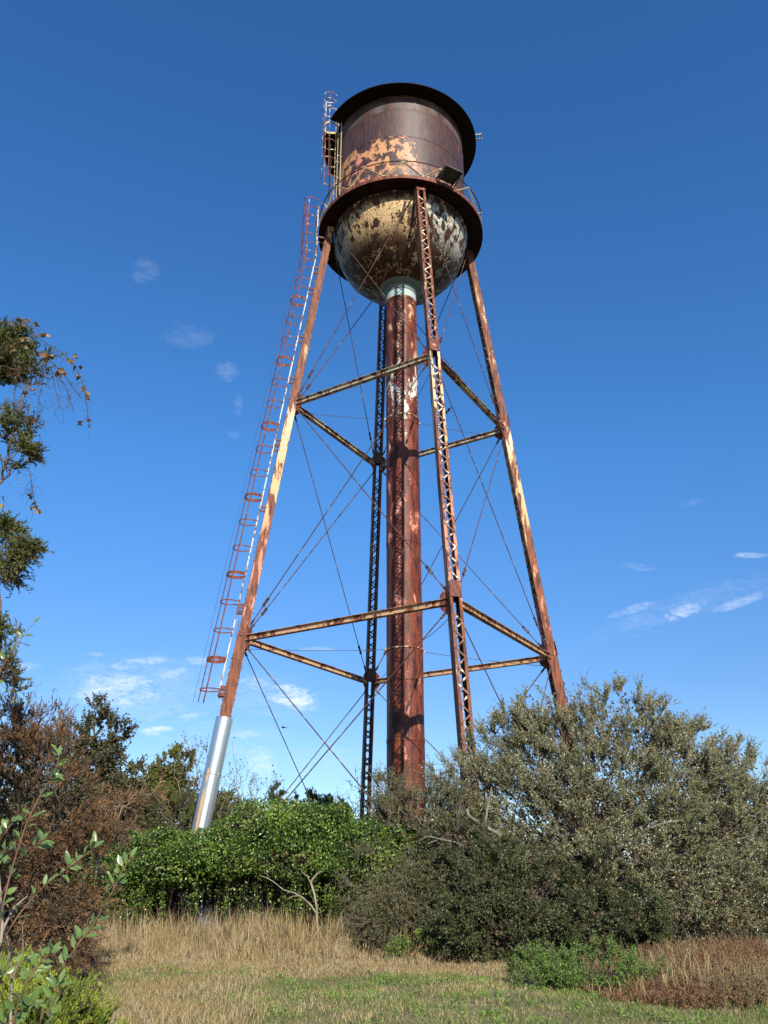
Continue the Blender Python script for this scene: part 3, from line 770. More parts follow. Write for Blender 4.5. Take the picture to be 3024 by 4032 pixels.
def blobs_pts(blobs, n, p=.45):
    "points in a union of ellipsoids (cx,cy,cz,rx,ry,rz[,weight]); small p packs them toward the outside"
    B = np.array([list(b) + [1]*(7 - len(b)) for b in blobs], float)
    w_ = B[:, 3]*B[:, 4]*B[:, 5]*B[:, 6]; w_ = w_**.75; k = rng.choice(len(B), n, p=w_/w_.sum())
    d = rnd_dir(n); rr = rng.random(n)**p
    lump = 1 + .10*np.sin(d[:, 0]*7 + k*2.1)*np.cos(d[:, 2]*6 + k) + .06*np.sin(d[:, 1]*13 + k)
    return B[k, :3] + d*B[k, 3:6]*(rr*lump)[:, None], d
def grow(starts, pts, pen=.35):
    "joins the points into a branching skeleton rooted in the start polyline(s)"
    nodes = []; par = []; path = []
    for pl_ in starts:
        for i, p in enumerate(pl_):
            nodes.append(p); par.append(len(nodes)-2 if i else -1)
            path.append(0 if not i else path[-1] + np.linalg.norm(np.subtract(p, pl_[i-1])))
    roots = np.array([s_[-1] for s_ in starts])
    dist = np.min(np.linalg.norm(pts[:, None] - roots[None], axis=2), 1)
    N = np.zeros((len(nodes) + len(pts), 3)); PA = np.zeros(len(N)); N[:len(nodes)] = nodes; PA[:len(nodes)] = path
    m = len(nodes)
    for j in np.argsort(dist):
        p = pts[j]; dd = np.linalg.norm(N[:m] - p, axis=1)
        c = int(np.argmin(dd + pen*PA[:m])); par.append(c); N[m] = p; PA[m] = PA[c] + dd[c]; m += 1
    par = np.array(par); tips = np.ones(m)
    for i in range(m-1, -1, -1):
        if par[i] >= 0: tips[par[i]] += tips[i]
    return N, par, tips
def skel_mesh(mb, N, par, tips, rt, e=.42, rmax=.3):
    r = np.minimum(rt*tips**e, rmax); idx = np.where(par >= 0)[0]
    P0, P1 = N[par[idx]], N[idx]; r0, r1 = np.minimum(r[par[idx]], r[idx]*1.35), r[idx]
    mid = (P0 + P1)/2 + rnd_dir(len(idx))*np.linalg.norm(P1-P0, axis=1)[:, None]*.07
    big = r1 > .012
    for msk, n in ((big, 6), (~big, 3)):
        mb.prisms(P0[msk], mid[msk], r0[msk], (r0+r1)[msk]/2, n); mb.prisms(mid[msk], P1[msk], (r0+r1)[msk]/2, r1[msk], n)
def twigs(base, dirs, L, droop=.1, seg=3):
    "returns polylines (m, seg+1, 3)"
    m = len(base); t_ = np.linspace(0, 1, seg+1)[None, :, None]
    d = unit(dirs)[:, None]; side = rnd_dir(m)[:, None]
    L = np.reshape(L*np.ones(m), (-1, 1, 1))
    return base[:, None] + L*(d*t_ + side*.16*t_**2) - np.array([0, 0, 1.])*L*droop*t_**2
def twig_mesh(mb, T, r0=.005, r1=.002):
    s_ = T.shape[1]-1
    for i in range(s_):
        a = r0 + (r1-r0)*i/s_; b = r0 + (r1-r0)*(i+1)/s_; mb.prisms(T[:, i], T[:, i+1], a, b, 3)
def on_twigs(T, per, t0=.1):
    m = len(T); s_ = T.shape[1]-1
    k = np.repeat(np.arange(m), per); u = rng.uniform(t0, 1, len(k)); f = u*s_; i = np.minimum(f.astype(int), s_-1); w_ = (f-i)[:, None]
    P = T[k, i]*(1-w_) + T[k, i+1]*w_; D = unit(T[k, i+1] - T[k, i]); return P, D, k
UP = np.array([0, 0, 1.])

def plant(name, label, cat, base, blobs, leafm, barkm='dark', npts=500, ntw=2500, per=8, L=.06, W=.025, twL=.35, upb=.5, outb=.8, rndb=.6,
          rt=.004, e=.42, group=None, stems=1, trunk_h=.3, style='leaf', droop=.1, p=.45, pen=.35, extra=None, crown_name='crown', rmax=.3, ltip=.6, fill=0, spread=.25, clump=.7, cs=1.0):
    base = np.asarray(base, float)
    pts, d0 = blobs_pts(blobs, npts, p); pts = pts[pts[:, 2] > base[2] + .05]
    starts = []
    for s_ in range(stems):
        a = rng.uniform(0, 2*PI); o_ = np.array([math.cos(a), math.sin(a), 0])*(spread if stems > 1 else .05)
        starts.append([base + o_*.3 - UP*.1, base + o_*.7 + UP*trunk_h*.5, base + o_*1.2 + UP*trunk_h])
    N, par, tips = grow(starts, pts, pen)
    wood = MB(); skel_mesh(wood, N, par, tips, rt, e, rmax)
    cands = np.where(tips < 12)[0]
    q_ = N[cands]*cs; ph = rng.uniform(0, 6, 6)
    cl_ = np.sin(q_[:, 0]*3.3 + ph[0] + np.sin(q_[:, 2]*2.1 + ph[1])*1.3)*np.sin(q_[:, 2]*3.9 + ph[2] + np.sin(q_[:, 0]*1.9 + ph[3])) + .6*np.sin(q_[:, 0]*8.3 + ph[4])*np.sin(q_[:, 2]*7.7 + q_[:, 1]*3 + ph[5])
    w_ = 1/np.sqrt(tips[cands])*np.clip(1 + clump*1.6*cl_, .04, 3); k = rng.choice(cands, ntw, p=w_/w_.sum())
    jit = rng.random((ntw, 1)); pb = N[k]*(1-jit*.6) + N[np.maximum(par[k], 0)]*jit*.6
    cen = np.mean([b[:3] for b in blobs], 0)
    outd = unit((pb - cen)/np.array([1, 1, 1.]))
    along = unit(N[k] - N[np.maximum(par[k], 0)])
    dirs = outd*outb + UP*upb + rnd_dir(ntw)*rndb + along*.5
    T = twigs(pb, dirs, twL*rng.uniform(.5, 1.3, ntw), droop)
    twig_mesh(wood, T, .0045, .0018)
    cr = MB()
    P, D, kk = on_twigs(T, per)
    if style == 'leaf':
        dd = unit(D*ltip + rnd_dir(len(P))); nn = unit(rnd_dir(len(P)) + UP*.7 - unit(np.array([0, 1, 0.]))*.15)
        leaves(cr, P, dd, nn, L*rng.uniform(.6, 1.25, len(P)), W*rng.uniform(.7, 1.2, len(P)))
    elif style == 'spray':
        dd = unit(D*1.1 + rnd_dir(len(P))*.8 + UP*.15); nn = rnd_dir(len(P))
        leaves(cr, P, dd, nn, L*rng.uniform(.5, 1.3, len(P)), W*rng.uniform(.7, 1.3, len(P)), fold=.1, curl=.05)
    if fill: # dark dead leaves added inside to make the bush's interior dark
        q, _ = blobs_pts([(b[0], b[1], b[2], b[3]*.8, b[4]*.8, b[5]*.8) for b in blobs], fill, .6)
        dark_fill = MB(); leaves(dark_fill, q, rnd_dir(fill), rnd_dir(fill), L*1.9, W*2.6)
    if extra: extra(wood, cr)
    o = empty(name, tuple(base), label, cat, group)
    if wood.n: wood.obj('branches' if stems > 1 else 'trunk', BK[barkm] if isinstance(barkm, str) else barkm, o, base)
    if cr.n: cr.obj(crown_name, LM[leafm], o, base)
    if fill: dark_fill.obj('dead_leaf_fill', LM['deadleaf'], o, base)
    return o

# ---- ground
m, t, b = newmat('meadow_soil')
pos = t.node('ShaderNodeTexCoord').outputs['Object']
n_ = t.noise(pos, .6, 6, .6); n2_ = t.noise(pos, 9, 6, .7)
t.put(b.inputs['Base Color'], t.mix(t.smooth(n2_, .35, .65), t.mix(t.smooth(n_, .42, .6), (.12, .12, .045), (.24, .18, .085)), (.13, .10, .05)))
b.inputs['Roughness'].default_value = .95
def gz(x, y): return .05*np.sin(x*.7 + 1)*np.cos(y*.5) + .03*np.sin(x*1.9 + y*1.3)
xs = np.concatenate([[-4000, -600, -150, -60], np.linspace(-30, 30, 121), [60, 150, 600, 4000]]); ys = np.concatenate([[-200, -40, -10], np.linspace(0, 60, 121), [90, 200, 800, 5000]])
X, Y = np.meshgrid(xs, ys); Zg = np.where((np.abs(X) <= 30) & (Y >= 0) & (Y <= 60), gz(X, Y), 0.)
nx, ny = len(xs), len(ys); ii = (np.arange(ny-1)[:, None]*nx + np.arange(nx-1)[None]).ravel()
gm = MB(); gm.add(np.stack([X, Y, Zg], -1).reshape(-1, 3), np.stack([ii, ii+1, ii+nx+1, ii+nx], -1), True)
tag(gm.obj('ground', m), kind='structure')

def blades(mb, P, H, Wd, lean, segs=1):
    n = len(P); a = rng.uniform(0, 2*PI, n); S = np.stack([np.cos(a), np.sin(a), 0*a], -1)
    b_ = rng.uniform(0, 2*PI, n); Ld = np.stack([np.cos(b_), np.sin(b_), 0*b_], -1)*(lean*rng.uniform(.2, 1, n)*H)[:, None]
    H = H[:, None]; Wd = np.reshape(Wd*np.ones(n), (-1, 1))
    if segs == 1:
        V = np.stack([P - S*Wd/2, P + S*Wd/2, P + UP*H + Ld], 1); i = np.arange(n)[:, None]*3
        mb.add(V.reshape(-1, 3), i + [0, 1, 2])
    else:
        m1 = P + UP*H*.6 + Ld*.3
        V = np.stack([P - S*Wd/2, P + S*Wd/2, m1 + S*Wd*.4, m1 - S*Wd*.4, P + UP*H*rng.uniform(.75, 1, (n, 1)) + Ld], 1); i = np.arange(n)[:, None]*5
        mb.add(V.reshape(-1, 3), i + [0, 1, 2, 3]); mb.f.append(i + mb.n - 5*n + [3, 2, 4]); mb.sm.append(False)
# short mown grass
mb = MB(); n = 250000
y = 6 + 14.5*rng.random(n)**.8; x = rng.uniform(-.62, .62, n)*(y + 2)
P = np.stack([x, y, gz(x, y)], -1)
cl = .5 + .5*np.sin(x*2.1 + np.sin(y*1.7)*2)*np.sin(y*2.6 + x)
cl2 = np.sin(x*5.3 + np.sin(y*4.1)*1.7)*np.sin(y*6.1 + x*1.3)
kp = rng.random(n) < .8 + .35*cl2; P = P[kp]; cl = cl[kp]; cl2 = cl2[kp]; n = len(P)
blades(mb, P, rng.uniform(.02, .08, n)*(.7 + .6*cl + .5*cl2.clip(-.5, 1)), .011, 1.1)
tag(mb.obj('grass', grassmat()), 'short patchy tan and green grass across the clearing', 'grass', kind='stuff')
mb = MB(); c_ = 340; cx = rng.uniform(-5, 7, c_); cy = rng.uniform(10.8, 16.8, c_); m_ = 22
x = np.repeat(cx, m_) + rng.normal(0, .07, c_*m_); y = np.repeat(cy, m_) + rng.normal(0, .09, c_*m_)
leaves(mb, np.stack([x, y, gz(x, y) + rng.uniform(.01, .07, len(x))], -1), unit(rnd_dir(len(x)) + UP*.5), unit(rnd_dir(len(x)) + UP), .05*rng.uniform(.5, 1.3, len(x)), .022)
tag(mb.obj('ground_weeds', LM['herb']), 'scattered low green weeds growing through the short grass', 'weeds', kind='stuff')
# far side and out-of-view meadow
mb = MB(); n = 40000
x = rng.uniform(-25, 25, n); y = rng.uniform(20, 50, n)
blades(mb, np.stack([x, y, gz(x, y)], -1), rng.uniform(.2, .6, n), .03, .5)
tag(mb.obj('meadow_grass', LM['straw']), 'rough straw-coloured grass round the foot of the tower', 'grass', kind='stuff')
# dry tall grass along the foot of the vines
mb = MB(); n = 40000
x = rng.uniform(-7.2, 2.0, n); y = 17.9 + 2.9*rng.random(n)**.7 + .3*np.sin(x*1.3)
cl = np.sin(x*4.1 + np.sin(y*3)*1.5)*np.sin(y*3.7 + x*.8) + .5*np.sin(x*11 + y*5)
h = (.08 + .19*np.clip(y - 17.7, 0, 4))*rng.uniform(.3, 1.15, n)*(1 - .3*(x > -1.2))*(1 + .32*cl) + .04
keep = rng.random(n) < .72 + .4*cl; x, y, h = x[keep], y[keep], h[keep]
blades(mb, np.stack([x, y, gz(x, y)], -1), h, .010, .5, 2)
n = 2600; x = rng.uniform(-7.5, 1.2, n); y = rng.uniform(19.6, 21.4, n)
blades(mb, np.stack([x, y, gz(x, y)], -1), rng.uniform(.4, 1.1, n), .013, .3, 2)
tag(mb.obj('dry_grass', LM['straw']), 'band of tall dry straw grass along the foot of the vine thicket', 'dry grass', kind='stuff')
# fringe of longer, rust-tinted grass in front and on the right
mb = MB(); n = 26000
x = rng.uniform(-7.5, 5.5, n); y = 16.2 + 2.0*rng.random(n) + .3*np.sin(x)
blades(mb, np.stack([x, y, gz(x, y)], -1), rng.uniform(.04, .13, n), .010, 1.1, 2)
n = 16000; x = rng.uniform(-4.6, -1.2, n); y = rng.uniform(10.5, 15.5, n); keep = rng.random(n) < np.clip(1.3 - np.abs(x + 3.5)/1.8 - (y-10)/9, 0, 1); x, y = x[keep], y[keep]
blades(mb, np.stack([x, y, gz(x, y)], -1), rng.uniform(.06, .22, len(x)), .008, 1.1, 2)
tag(mb.obj('lodged_grass', LM['straw']), 'flattened longer grass between the mown ground and the thicket', 'grass', kind='stuff')
# red brown weeds at the right
mb = MB(); n = 12000
x = rng.uniform(2.6, 11, n); y = rng.uniform(12.0, 18.2, n)
hh = np.clip((x - 2.4)*.18, .12, .60)*np.clip(1.25 - (y-13)*.09, .6, 1)*np.clip((y - 11.7)*.8, .35, 1)*rng.uniform(.5, 1.1, n)
keep = (y > 12.7 - .15*(x-4)) & (rng.random(n) < np.clip((x-2.2)/1.6, .15, 1)); x, y, hh = x[keep], y[keep], hh[keep]
T = twigs(np.stack([x, y, gz(x, y)], -1), UP + rnd_dir(len(x))*.28, hh, .08)
twig_mesh(mb, T, .004, .002)
P, D, kk = on_twigs(T, 12, .2)
leaves(mb, P, unit(D*.9 + rnd_dir(len(P))), rnd_dir(len(P)), .05*rng.uniform(.5, 1.4, len(P)), .014)
tag(mb.obj('dry_weeds', LM['redweed']), 'stand of red-brown dead weeds in front of the silver shrubs at right', 'weeds', kind='stuff')
mb = MB(); n = 3000
x = rng.uniform(2.4, 9.5, n); y = rng.uniform(13.2, 17.5, n)
blades(mb, np.stack([x, y, gz(x, y)], -1), rng.uniform(.3, .95, n)*np.clip((x-1.5)*.25, .2, .75), .009, .5, 2)
tag(mb.obj('tall_dry_grass', LM['straw']), 'tall tan grass stems mixed through the red-brown weeds at right', 'dry grass', kind='stuff')

# ---- vine thicket over an old fence
fence = empty('wire_fence', (-3.6, 22.2, 0), 'old wire fence with pale posts swallowed by green vines', 'fence')
fm = newmat('galvanised_fence')[0]; fm.node_tree.nodes['Principled BSDF'].inputs['Base Color'].default_value = (.30, .33, .34, 1); fm.node_tree.nodes['Principled BSDF'].inputs['Metallic'].default_value = .5; fm.node_tree.nodes['Principled BSDF'].inputs['Roughness'].default_value = .55
for x in (-7.9, -5.05, -2.2, .65):
    mb = MB(); mb.tube([(x, 22.2, -.2), (x, 22.2, 1.65)], .030, 8); mb.tube([(x, 22.2, 1.65), (x, 22.2, 1.7)], [.04, .012], 8); mb.obj('post', fm, fence, fence.location)
mb = MB(); mb.tube([(-7.9, 22.2, 1.60), (.65, 22.2, 1.60)], .02, 6); mb.obj('top_rail', fm, fence, fence.location)
mb = MB(); q = np.arange(-9.3, 1.0, .12)
for s_ in (1, -1):
    A = np.stack([q if s_ > 0 else q + 1.75, 0*q + 22.2, 0*q + .03], -1); B = np.stack([q + 1.75 if s_ > 0 else q, 0*q + 22.2, 0*q + 1.58], -1)
    ok = (A[:, 0] > -7.9) & (B[:, 0] > -7.9) & (A[:, 0] < .65) & (B[:, 0] < .65); mb.prisms(A[ok], B[ok], .002, .002, 3)
mb.obj('wire_mesh', fm, fence, fence.location)
vb = [(-6.3, 22.0, 1.95, 1.4, 1.3, .74), (-4.9, 22.0, 2.05, 1.5, 1.35, .60), (-3.4, 22.3, 2.5, 1.5, 1.5, .90), (-2.3, 22.4, 2.45, 1.4, 1.5, .88), (-1.2, 22.3, 2.15, 1.4, 1.4, .8), (-.3, 22.4, 2.05, 1.2, 1.2, .8), (-2.7, 21.1, 1.95, 1.3, .6, .5),
      (-6.9, 21.5, 1.3, .75, .6, .85), (-7.6, 22.1, 1.35, .6, .8, .9), (-.9, 21.3, 1.75, .9, .6, .55), (-4.2, 23.8, 2.0, 3.0, 1.0, .8), (-5.5, 21.1, 1.85, 1.1, .55, .45), (-4.3, 21.0, 1.95, .8, .5, .42), (.6, 22.8, 2.2, .9, 1, .8)]
vb += [(rng.uniform(-7, .2), 0, 0, 0, 0, 0) for _ in range(26)]
for i_ in range(14, len(vb)):
    b_ = vb[rng.integers(0, 10)]; d_ = unit(rng.normal(size=3)*[1, .5, .8] + [0, -.7, .45]); r_ = rng.uniform(.22, .48)
    vb[i_] = (b_[0] + d_[0]*b_[3]*.95, b_[1] + d_[1]*b_[4]*.95, max(1.5, b_[2] + d_[2]*b_[5]*.95), r_*1.2, r_, r_*.8, 1.6)
vine = empty('vine_thicket', (-3.6, 22.2, 0), 'dense mound of glossy green vines draped over the fence', 'vines')
wood = MB(); cr = MB(); yl = MB(); dl = MB()
P, d = blobs_pts(vb, 98000, .12)
nn = unit(d + UP*.5 + rnd_dir(len(P))*.7 + np.array([0, -.3, 0]))
leaves(cr, P, unit(rnd_dir(len(P)) - UP*.5), nn, .070*rng.uniform(.45, 1.35, len(P)), .050*rng.uniform(.7, 1.2, len(P)), .14, .15)
# loose runners standing out of the mound
rp, rd = blobs_pts(vb, 260, .02); ok = rd[:, 2] > -.1; rp, rd = rp[ok], rd[ok]
T = twigs(rp, rd + UP*.5 + rnd_dir(len(rp))*.5, rng.uniform(.12, .45, len(rp)), .5, 4); twig_mesh(wood, T, .004, .002)
P, D, kk = on_twigs(T, 9); leaves(cr, P, unit(rnd_dir(len(P)) - UP*.3), unit(rnd_dir(len(P)) + UP), .06*rng.uniform(.6, 1.2, len(P)), .042, .14)
# hanging curtains
hx = rng.uniform(-7.3, .9, 460); hy = rng.uniform(20.9, 22.0, 460); top_ = np.array([hx, hy, rng.uniform(1.3, 1.8, 460)]).T
cut = rng.random(460) < np.where((hx > -5.8) & (hx < -3.0), .25, .7); top_ = top_[cut]
T = twigs(top_, np.array([0, -.05, -1.]) + rnd_dir(len(top_))*.12, rng.uniform(.3, 1.15, len(top_)), 0, 4); twig_mesh(wood, T, .005, .003)
P, D, kk = on_twigs(T, 30); P = P + rnd_dir(len(P))*.06
leaves(cr, P, unit(rnd_dir(len(P)) - UP*.7), unit(rnd_dir(len(P)) + np.array([0, -1, .5])), .065*rng.uniform(.5, 1.2, len(P)), .045, .12)
# dead hanging stems and old wood underneath
n = 900; bx = rng.uniform(-7.5, 1.2, n); by = rng.uniform(21.6, 23.4, n)
T = twigs(np.stack([bx, by, 0*bx], -1), UP + rnd_dir(n)*.35, rng.uniform(.8, 2.0, n), 0, 4); twig_mesh(wood, T, .008, .004)
P, D, kk = on_twigs(T, 9); P = P + rnd_dir(len(P))*.05
leaves(dl, P, rnd_dir(len(P)), rnd_dir(len(P)), .055, .03)
q, _ = blobs_pts([(b[0], b[1] + .25, b[2] - .02, b[3]*.84, b[4]*.78, b[5]*.8) for b in vb], 26000, .5)
leaves(dl, q, rnd_dir(len(q)), rnd_dir(len(q)), .12, .09)  # dark dead leaves added inside so the mound's core stays dark
q = np.stack([rng.uniform(-7.8, 1.4, 17000), rng.uniform(23.0, 24.6, 17000), rng.uniform(.05, 2.1, 17000)], -1)
leaves(dl, q, rnd_dir(len(q)), rnd_dir(len(q)), .13, .09)  # wall of dark dead leaves added behind to keep the hollow dark
P, d = blobs_pts([(-5.0, 21.9, 1.9, .5, .5, .4), (-.1, 22.0, 2.1, .5, .4, .35), (-4.4, 22.1, 2.0, .5, .4, .4), (-1.7, 21.9, 1.9, .9, .5, .45), (-6.6, 21.5, 1.1, .4, .4, .35), (-2.9, 22, 2.5, 1.6, 1.3, .9)], 1300, .1)
leaves(yl, P, rnd_dir(len(P)), unit(rnd_dir(len(P)) + UP + [0, -1, 0]), .06, .045)
wood.obj('stems', BK['dark'], vine, vine.location); cr.obj('foliage', LM['vine'], vine, vine.location)
yl.obj('yellowing_foliage', LM['vine_yellow'], vine, vine.location); dl.obj('dead_foliage_and_fill', LM['deadleaf'], vine, vine.location)

# blue drum in the hollow
bm_, t, b = newmat('blue_drum_paint'); b.inputs['Base Color'].default_value = (.01, .10, .38, 1); b.inputs['Roughness'].default_value = .4
mb = MB(); prof = [(.0, .0), (.28, .0), (.29, .02)]
for zz in np.linspace(.02, .86, 15): prof.append((.285 + (.015 if abs((zz*3.4) % 1 - .5) < .12 else 0), zz))
prof += [(.285, .88), (.26, .89), (0, .87)]
mb.lathe(prof, n=32)
dr = empty('blue_drum', (-5.0, 22.6, .02), 'bright blue drum glimpsed in the dark hollow under the vines', 'drum')
mb.obj('body', bm_, dr); mb = MB(); mb.tube([(.12, -.1, .87), (.12, -.1, .90)], .03, 10); mb.obj('cap', bm_, dr)

# dead forked sapling in front of the vines
mb = MB(); y0 = 20.6
def tb(pts, r0, r1): 
    pts = np.array([at(px, py, y0 + dy) for px, py, dy in pts]); m_ = len(pts)
    mb.tube(pts, np.linspace(r0, r1, m_)*.8, 7)
tb([(688, 2080, 0), (686, 2010, 0), (684, 1985, 0), (684, 1960, 0), (679, 1932, 0), (671, 1905, 0)], .045, .030)
tb([(671, 1905, 0), (680, 1893, -.05), (694, 1880, -.08)], .032, .018)
tb([(671, 1908, 0), (664, 1893, .03), (652, 1884, .05), (650, 1868, .05)], .02, .008)
tb([(684, 1975, 0), (672, 1956, -.1), (655, 1940, -.2), (636, 1929, -.3), (612, 1922, -.35), (590, 1904, -.4), (573, 1895, -.4), (560, 1891, -.4)], .030, .007)
tb([(648, 1935, -.25), (632, 1936, -.3), (618, 1944, -.3)], .012, .005)
tb([(578, 1898, -.4), (577, 1880, -.4)], .006, .003)
dt = mb.obj('dead_sapling', BK['pale'], None, tuple(at(688, 2080, y0)))
tag(dt, 'bare forked dead sapling standing in front of the vines', 'dead tree')
mb = MB(); mb.tube([(-2.95, 19.9, .0), (-2.8, 19.9, .35), (-2.62, 19.9, .62)], [.05, .045, .02], 7)
tag(mb.obj('broken_stump', BK['pale'], None, (-2.95, 19.9, 0)), 'short pale broken stump leaning in the tall dry grass', 'stump')

# ---- silver shrubs
def limb(wood, pts, r0, r1):
    P = np.array([at(*q) for q in pts]); wood.tube(P, np.linspace(r0, r1, len(P))*.72, 7)
def ex_main(wood, cr):
    # pale bare limbs seen at the edge of the crown
    for pts, r0, r1 in [([(1150, 1990, 22), (1110, 1860, 21.6), (1075, 1800, 21.2), (1040, 1782, 21.0), (1012, 1762, 20.9), (1008, 1748, 20.9)], .085, .05),
                        ([(1046, 1784, 21.0), (1050, 1765, 20.9), (1055, 1735, 20.9), (1062, 1700, 21)], .055, .02),
                        ([(1130, 1930, 21.6), (1068, 1862, 20.8), (1040, 1848, 20.6), (1010, 1835, 20.5), (985, 1820, 20.4), (950, 1812, 20.4), (925, 1822, 20.4)], .07, .015),
                        ([(1000, 1830, 20.5), (960, 1815, 20.4), (925, 1806, 20.3), (905, 1816, 20.3)], .03, .008),
                        ([(1360, 1830, 21.5), (1400, 1790, 21), (1440, 1776, 20.9), (1480, 1772, 21), (1520, 1765, 21.3), (1535, 1750, 21.5)], .05, .02),
                        ([(1290, 1900, 20.6), (1350, 1860, 20.2), (1400, 1862, 20.2), (1440, 1880, 20.3), (1500, 1920, 20.5)], .03, .008),
                        ([(1165, 2010, 20.4), (1172, 1960, 20.2), (1188, 1920, 20.2), (1215, 1902, 20.3)], .055, .03),
                        ([(1320, 1880, 21), (1300, 1930, 20.2), (1285, 2010, 19.8), (1240, 2040, 19.6), (1222, 2070, 19.5)], .03, .006),
                        ([(1215, 2080, 19.4), (1235, 2020, 19.5), (1240, 1975, 19.6), (1265, 1950, 19.8)], .006, .02),
                        ([(1455, 1935, 20.4), (1480, 1950, 20.2), (1520, 1985, 19.8), (1548, 2005, 19.5)], .035, .012)]:
        limb(wood, pts, r0, r1)
main_blobs = [(5.2, 22.8, 3.0, 4.1, 1.9, 2.9), (2.9, 22.4, 4.1, 1.5, 1.2, 1.6), (5.4, 23.0, 5.1, 2.3, 1.4, 1.45), (7.9, 22.9, 4.0, 1.7, 1.4, 1.5), (1.6, 22.0, 3.1, 1.3, 1.0, 1.6), (4.2, 21.2, 1.9, 3.0, 1.3, 1.5), (7.3, 21.3, 1.9, 2.3, 1.5, 1.5), (3.6, 22.8, 5.2, 1.3, 1.0, 1.1),
              (6.0, 20.6, 1.2, 1.6, 1.0, 1.1), (9.0, 22.4, 2.8, 1.6, 1.3, 1.5), (6.8, 22.8, 4.8, 1.3, 1.2, 1.1), (4.6, 21.4, 3.3, 2.2, 1.0, 1.4), (7.0, 21.6, 3.2, 1.6, 1.0, 1.2), (6.4, 19.3, .95, 1.7, 1.2, 1.05), (5.2, 19.9, 1.6, 1.2, .8, .9)]
plant('silver_shrub', 'large spreading grey-green shrub with silvery leaf tips hiding the right leg of the tower', 'shrub', (4.6, 22.6, 0), main_blobs, 'olive', 'grey',
      npts=3600, ntw=24000, per=13, L=.068, W=.023, twL=.40, upb=.75, outb=.55, rndb=.55, rt=.0042, e=.43, stems=5, trunk_h=.7, extra=ex_main, p=.5, fill=9000, ltip=.9, group='silvery shrubs', spread=.5)
plant('silver_shrub', 'tangled twiggy grey shrub in front of the foot of the riser pipe', 'shrub', (.4, 21.9, 0),
      [(.2, 21.9, 2.0, 1.3, 1.0, 1.9), (-.5, 22.2, 3.1, .6, .6, .9), (1.1, 21.7, 2.6, .9, .8, 1.3), (-.7, 21.1, 1.3, .9, .7, .9), (.6, 20.5, 1.0, 1.2, .8, .9), (-.4, 19.9, .75, .8, .7, .7)], 'olive_grey', 'grey',
      npts=1500, ntw=6500, per=10, L=.062, W=.024, twL=.45, upb=.35, outb=.6, rndb=.7, rt=.0042, stems=4, trunk_h=.4, fill=1500, group='silvery shrubs', spread=.4, p=.5)
plant('silver_shrub', 'lower olive-grey shrub running out of the frame at the right edge', 'shrub', (9.9, 22.6, 0),
      [(10.2, 22.2, 1.8, 2.2, 1.6, 1.9), (8.8, 20.0, 1.1, 1.7, 1.4, 1.2), (11.4, 22.6, 2.2, 1.8, 1.4, 1.7)], 'olive', 'grey',
      npts=1300, ntw=8500, per=12, L=.066, W=.022, twL=.40, upb=.6, outb=.6, rt=.004, stems=5, trunk_h=.4, fill=2500, group='silvery shrubs', spread=.5, p=.5)
plant('honeysuckle_bush', 'dark green glossy bush under the left side of the big silver shrub', 'bush', (2.3, 20.4, 0),
      [(1.9, 20.2, 1.05, 1.4, .9, 1.2), (3.3, 19.9, .85, 1.2, .9, .95), (1.2, 20.6, 1.9, .9, .7, .8), (4.6, 20.0, .9, .9, .9, .9), (.9, 19.9, .6, .7, .6, .6), (1.6, 18.7, .65, 1.15, .9, .8), (3.0, 18.2, .55, 1.2, .9, .68), (4.5, 18.9, .6, .9, .8, .75), (2.0, 19.6, 1.3, .9, .6, .8)], 'honey', 'dark',
      npts=1400, ntw=10500, per=12, L=.058, W=.032, twL=.32, upb=.4, outb=.7, stems=5, trunk_h=.3, fill=2500, p=.45)
plant('low_green_plant', 'low bright green leafy patch at the grass edge in front of the silver shrub', 'plant', (2.5, 14.6, 0),
      [(2.1, 14.8, .24, .6, .5, .30), (3.0, 14.6, .26, .7, .6, .34), (2.5, 14.1, .14, 1.0, .5, .2), (3.7, 14.7, .2, .45, .4, .26)], 'herb', 'dark', npts=450, ntw=1900, per=8, L=.04, W=.017, twL=.2, upb=.6, outb=.5, stems=8, trunk_h=.06, rt=.002, spread=.5, crown_name='foliage')
plant('low_green_plant', 'small yellowish bramble in the dry grass left of the dark green bush', 'plant', (-.15, 18.9, 0),
      [(-.15, 18.9, .2, .35, .3, .2), (.35, 18.9, .35, .25, .2, .2)], 'herb', 'red', npts=110, ntw=200, per=6, L=.05, W=.035, twL=.2, stems=4, trunk_h=.08, rt=.003, crown_name='foliage', spread=.3)

# ---- left side
plant('dead_cedar', 'big rust-brown dead cedar at the left of the picture', 'tree', (-5.9, 13.6, 0),
      [(-6.2, 13.6, 1.9, 1.35, 1.1, 1.9), (-5.1, 13.1, 1.6, .85, .8, 1.3), (-6.2, 13.5, 3.5, .75, .7, .75), (-4.85, 13.0, 2.0, .5, .5, .5), (-4.75, 12.8, .8, .5, .6, .7), (-5.5, 13.2, 3.2, .5, .5, .65), (-7.3, 13.6, 2.6, 1, 1, 1.6)], 'brown', 'dark',
      npts=1500, ntw=6500, per=14, L=.065, W=.013, twL=.32, upb=.15, outb=.8, rndb=.6, style='spray', rt=.0042, trunk_h=.5, fill=2500, p=.5)
plant('dead_cedar_bough', 'drooping brown cedar bough reaching over the left end of the vines', 'branch', (-5.0, 14.3, 1.7),
      [(*at(262, 1742, 14.3), .42, .25, .12), (*at(305, 1716, 14.3), .26, .2, .08), (*at(235, 1790, 14.1), .4, .25, .15)], 'brown', 'pale', npts=120, ntw=460, per=16, L=.06, W=.012, twL=.26, upb=.15, outb=.3, style='spray', rt=.004, trunk_h=.4, crown_name='foliage')
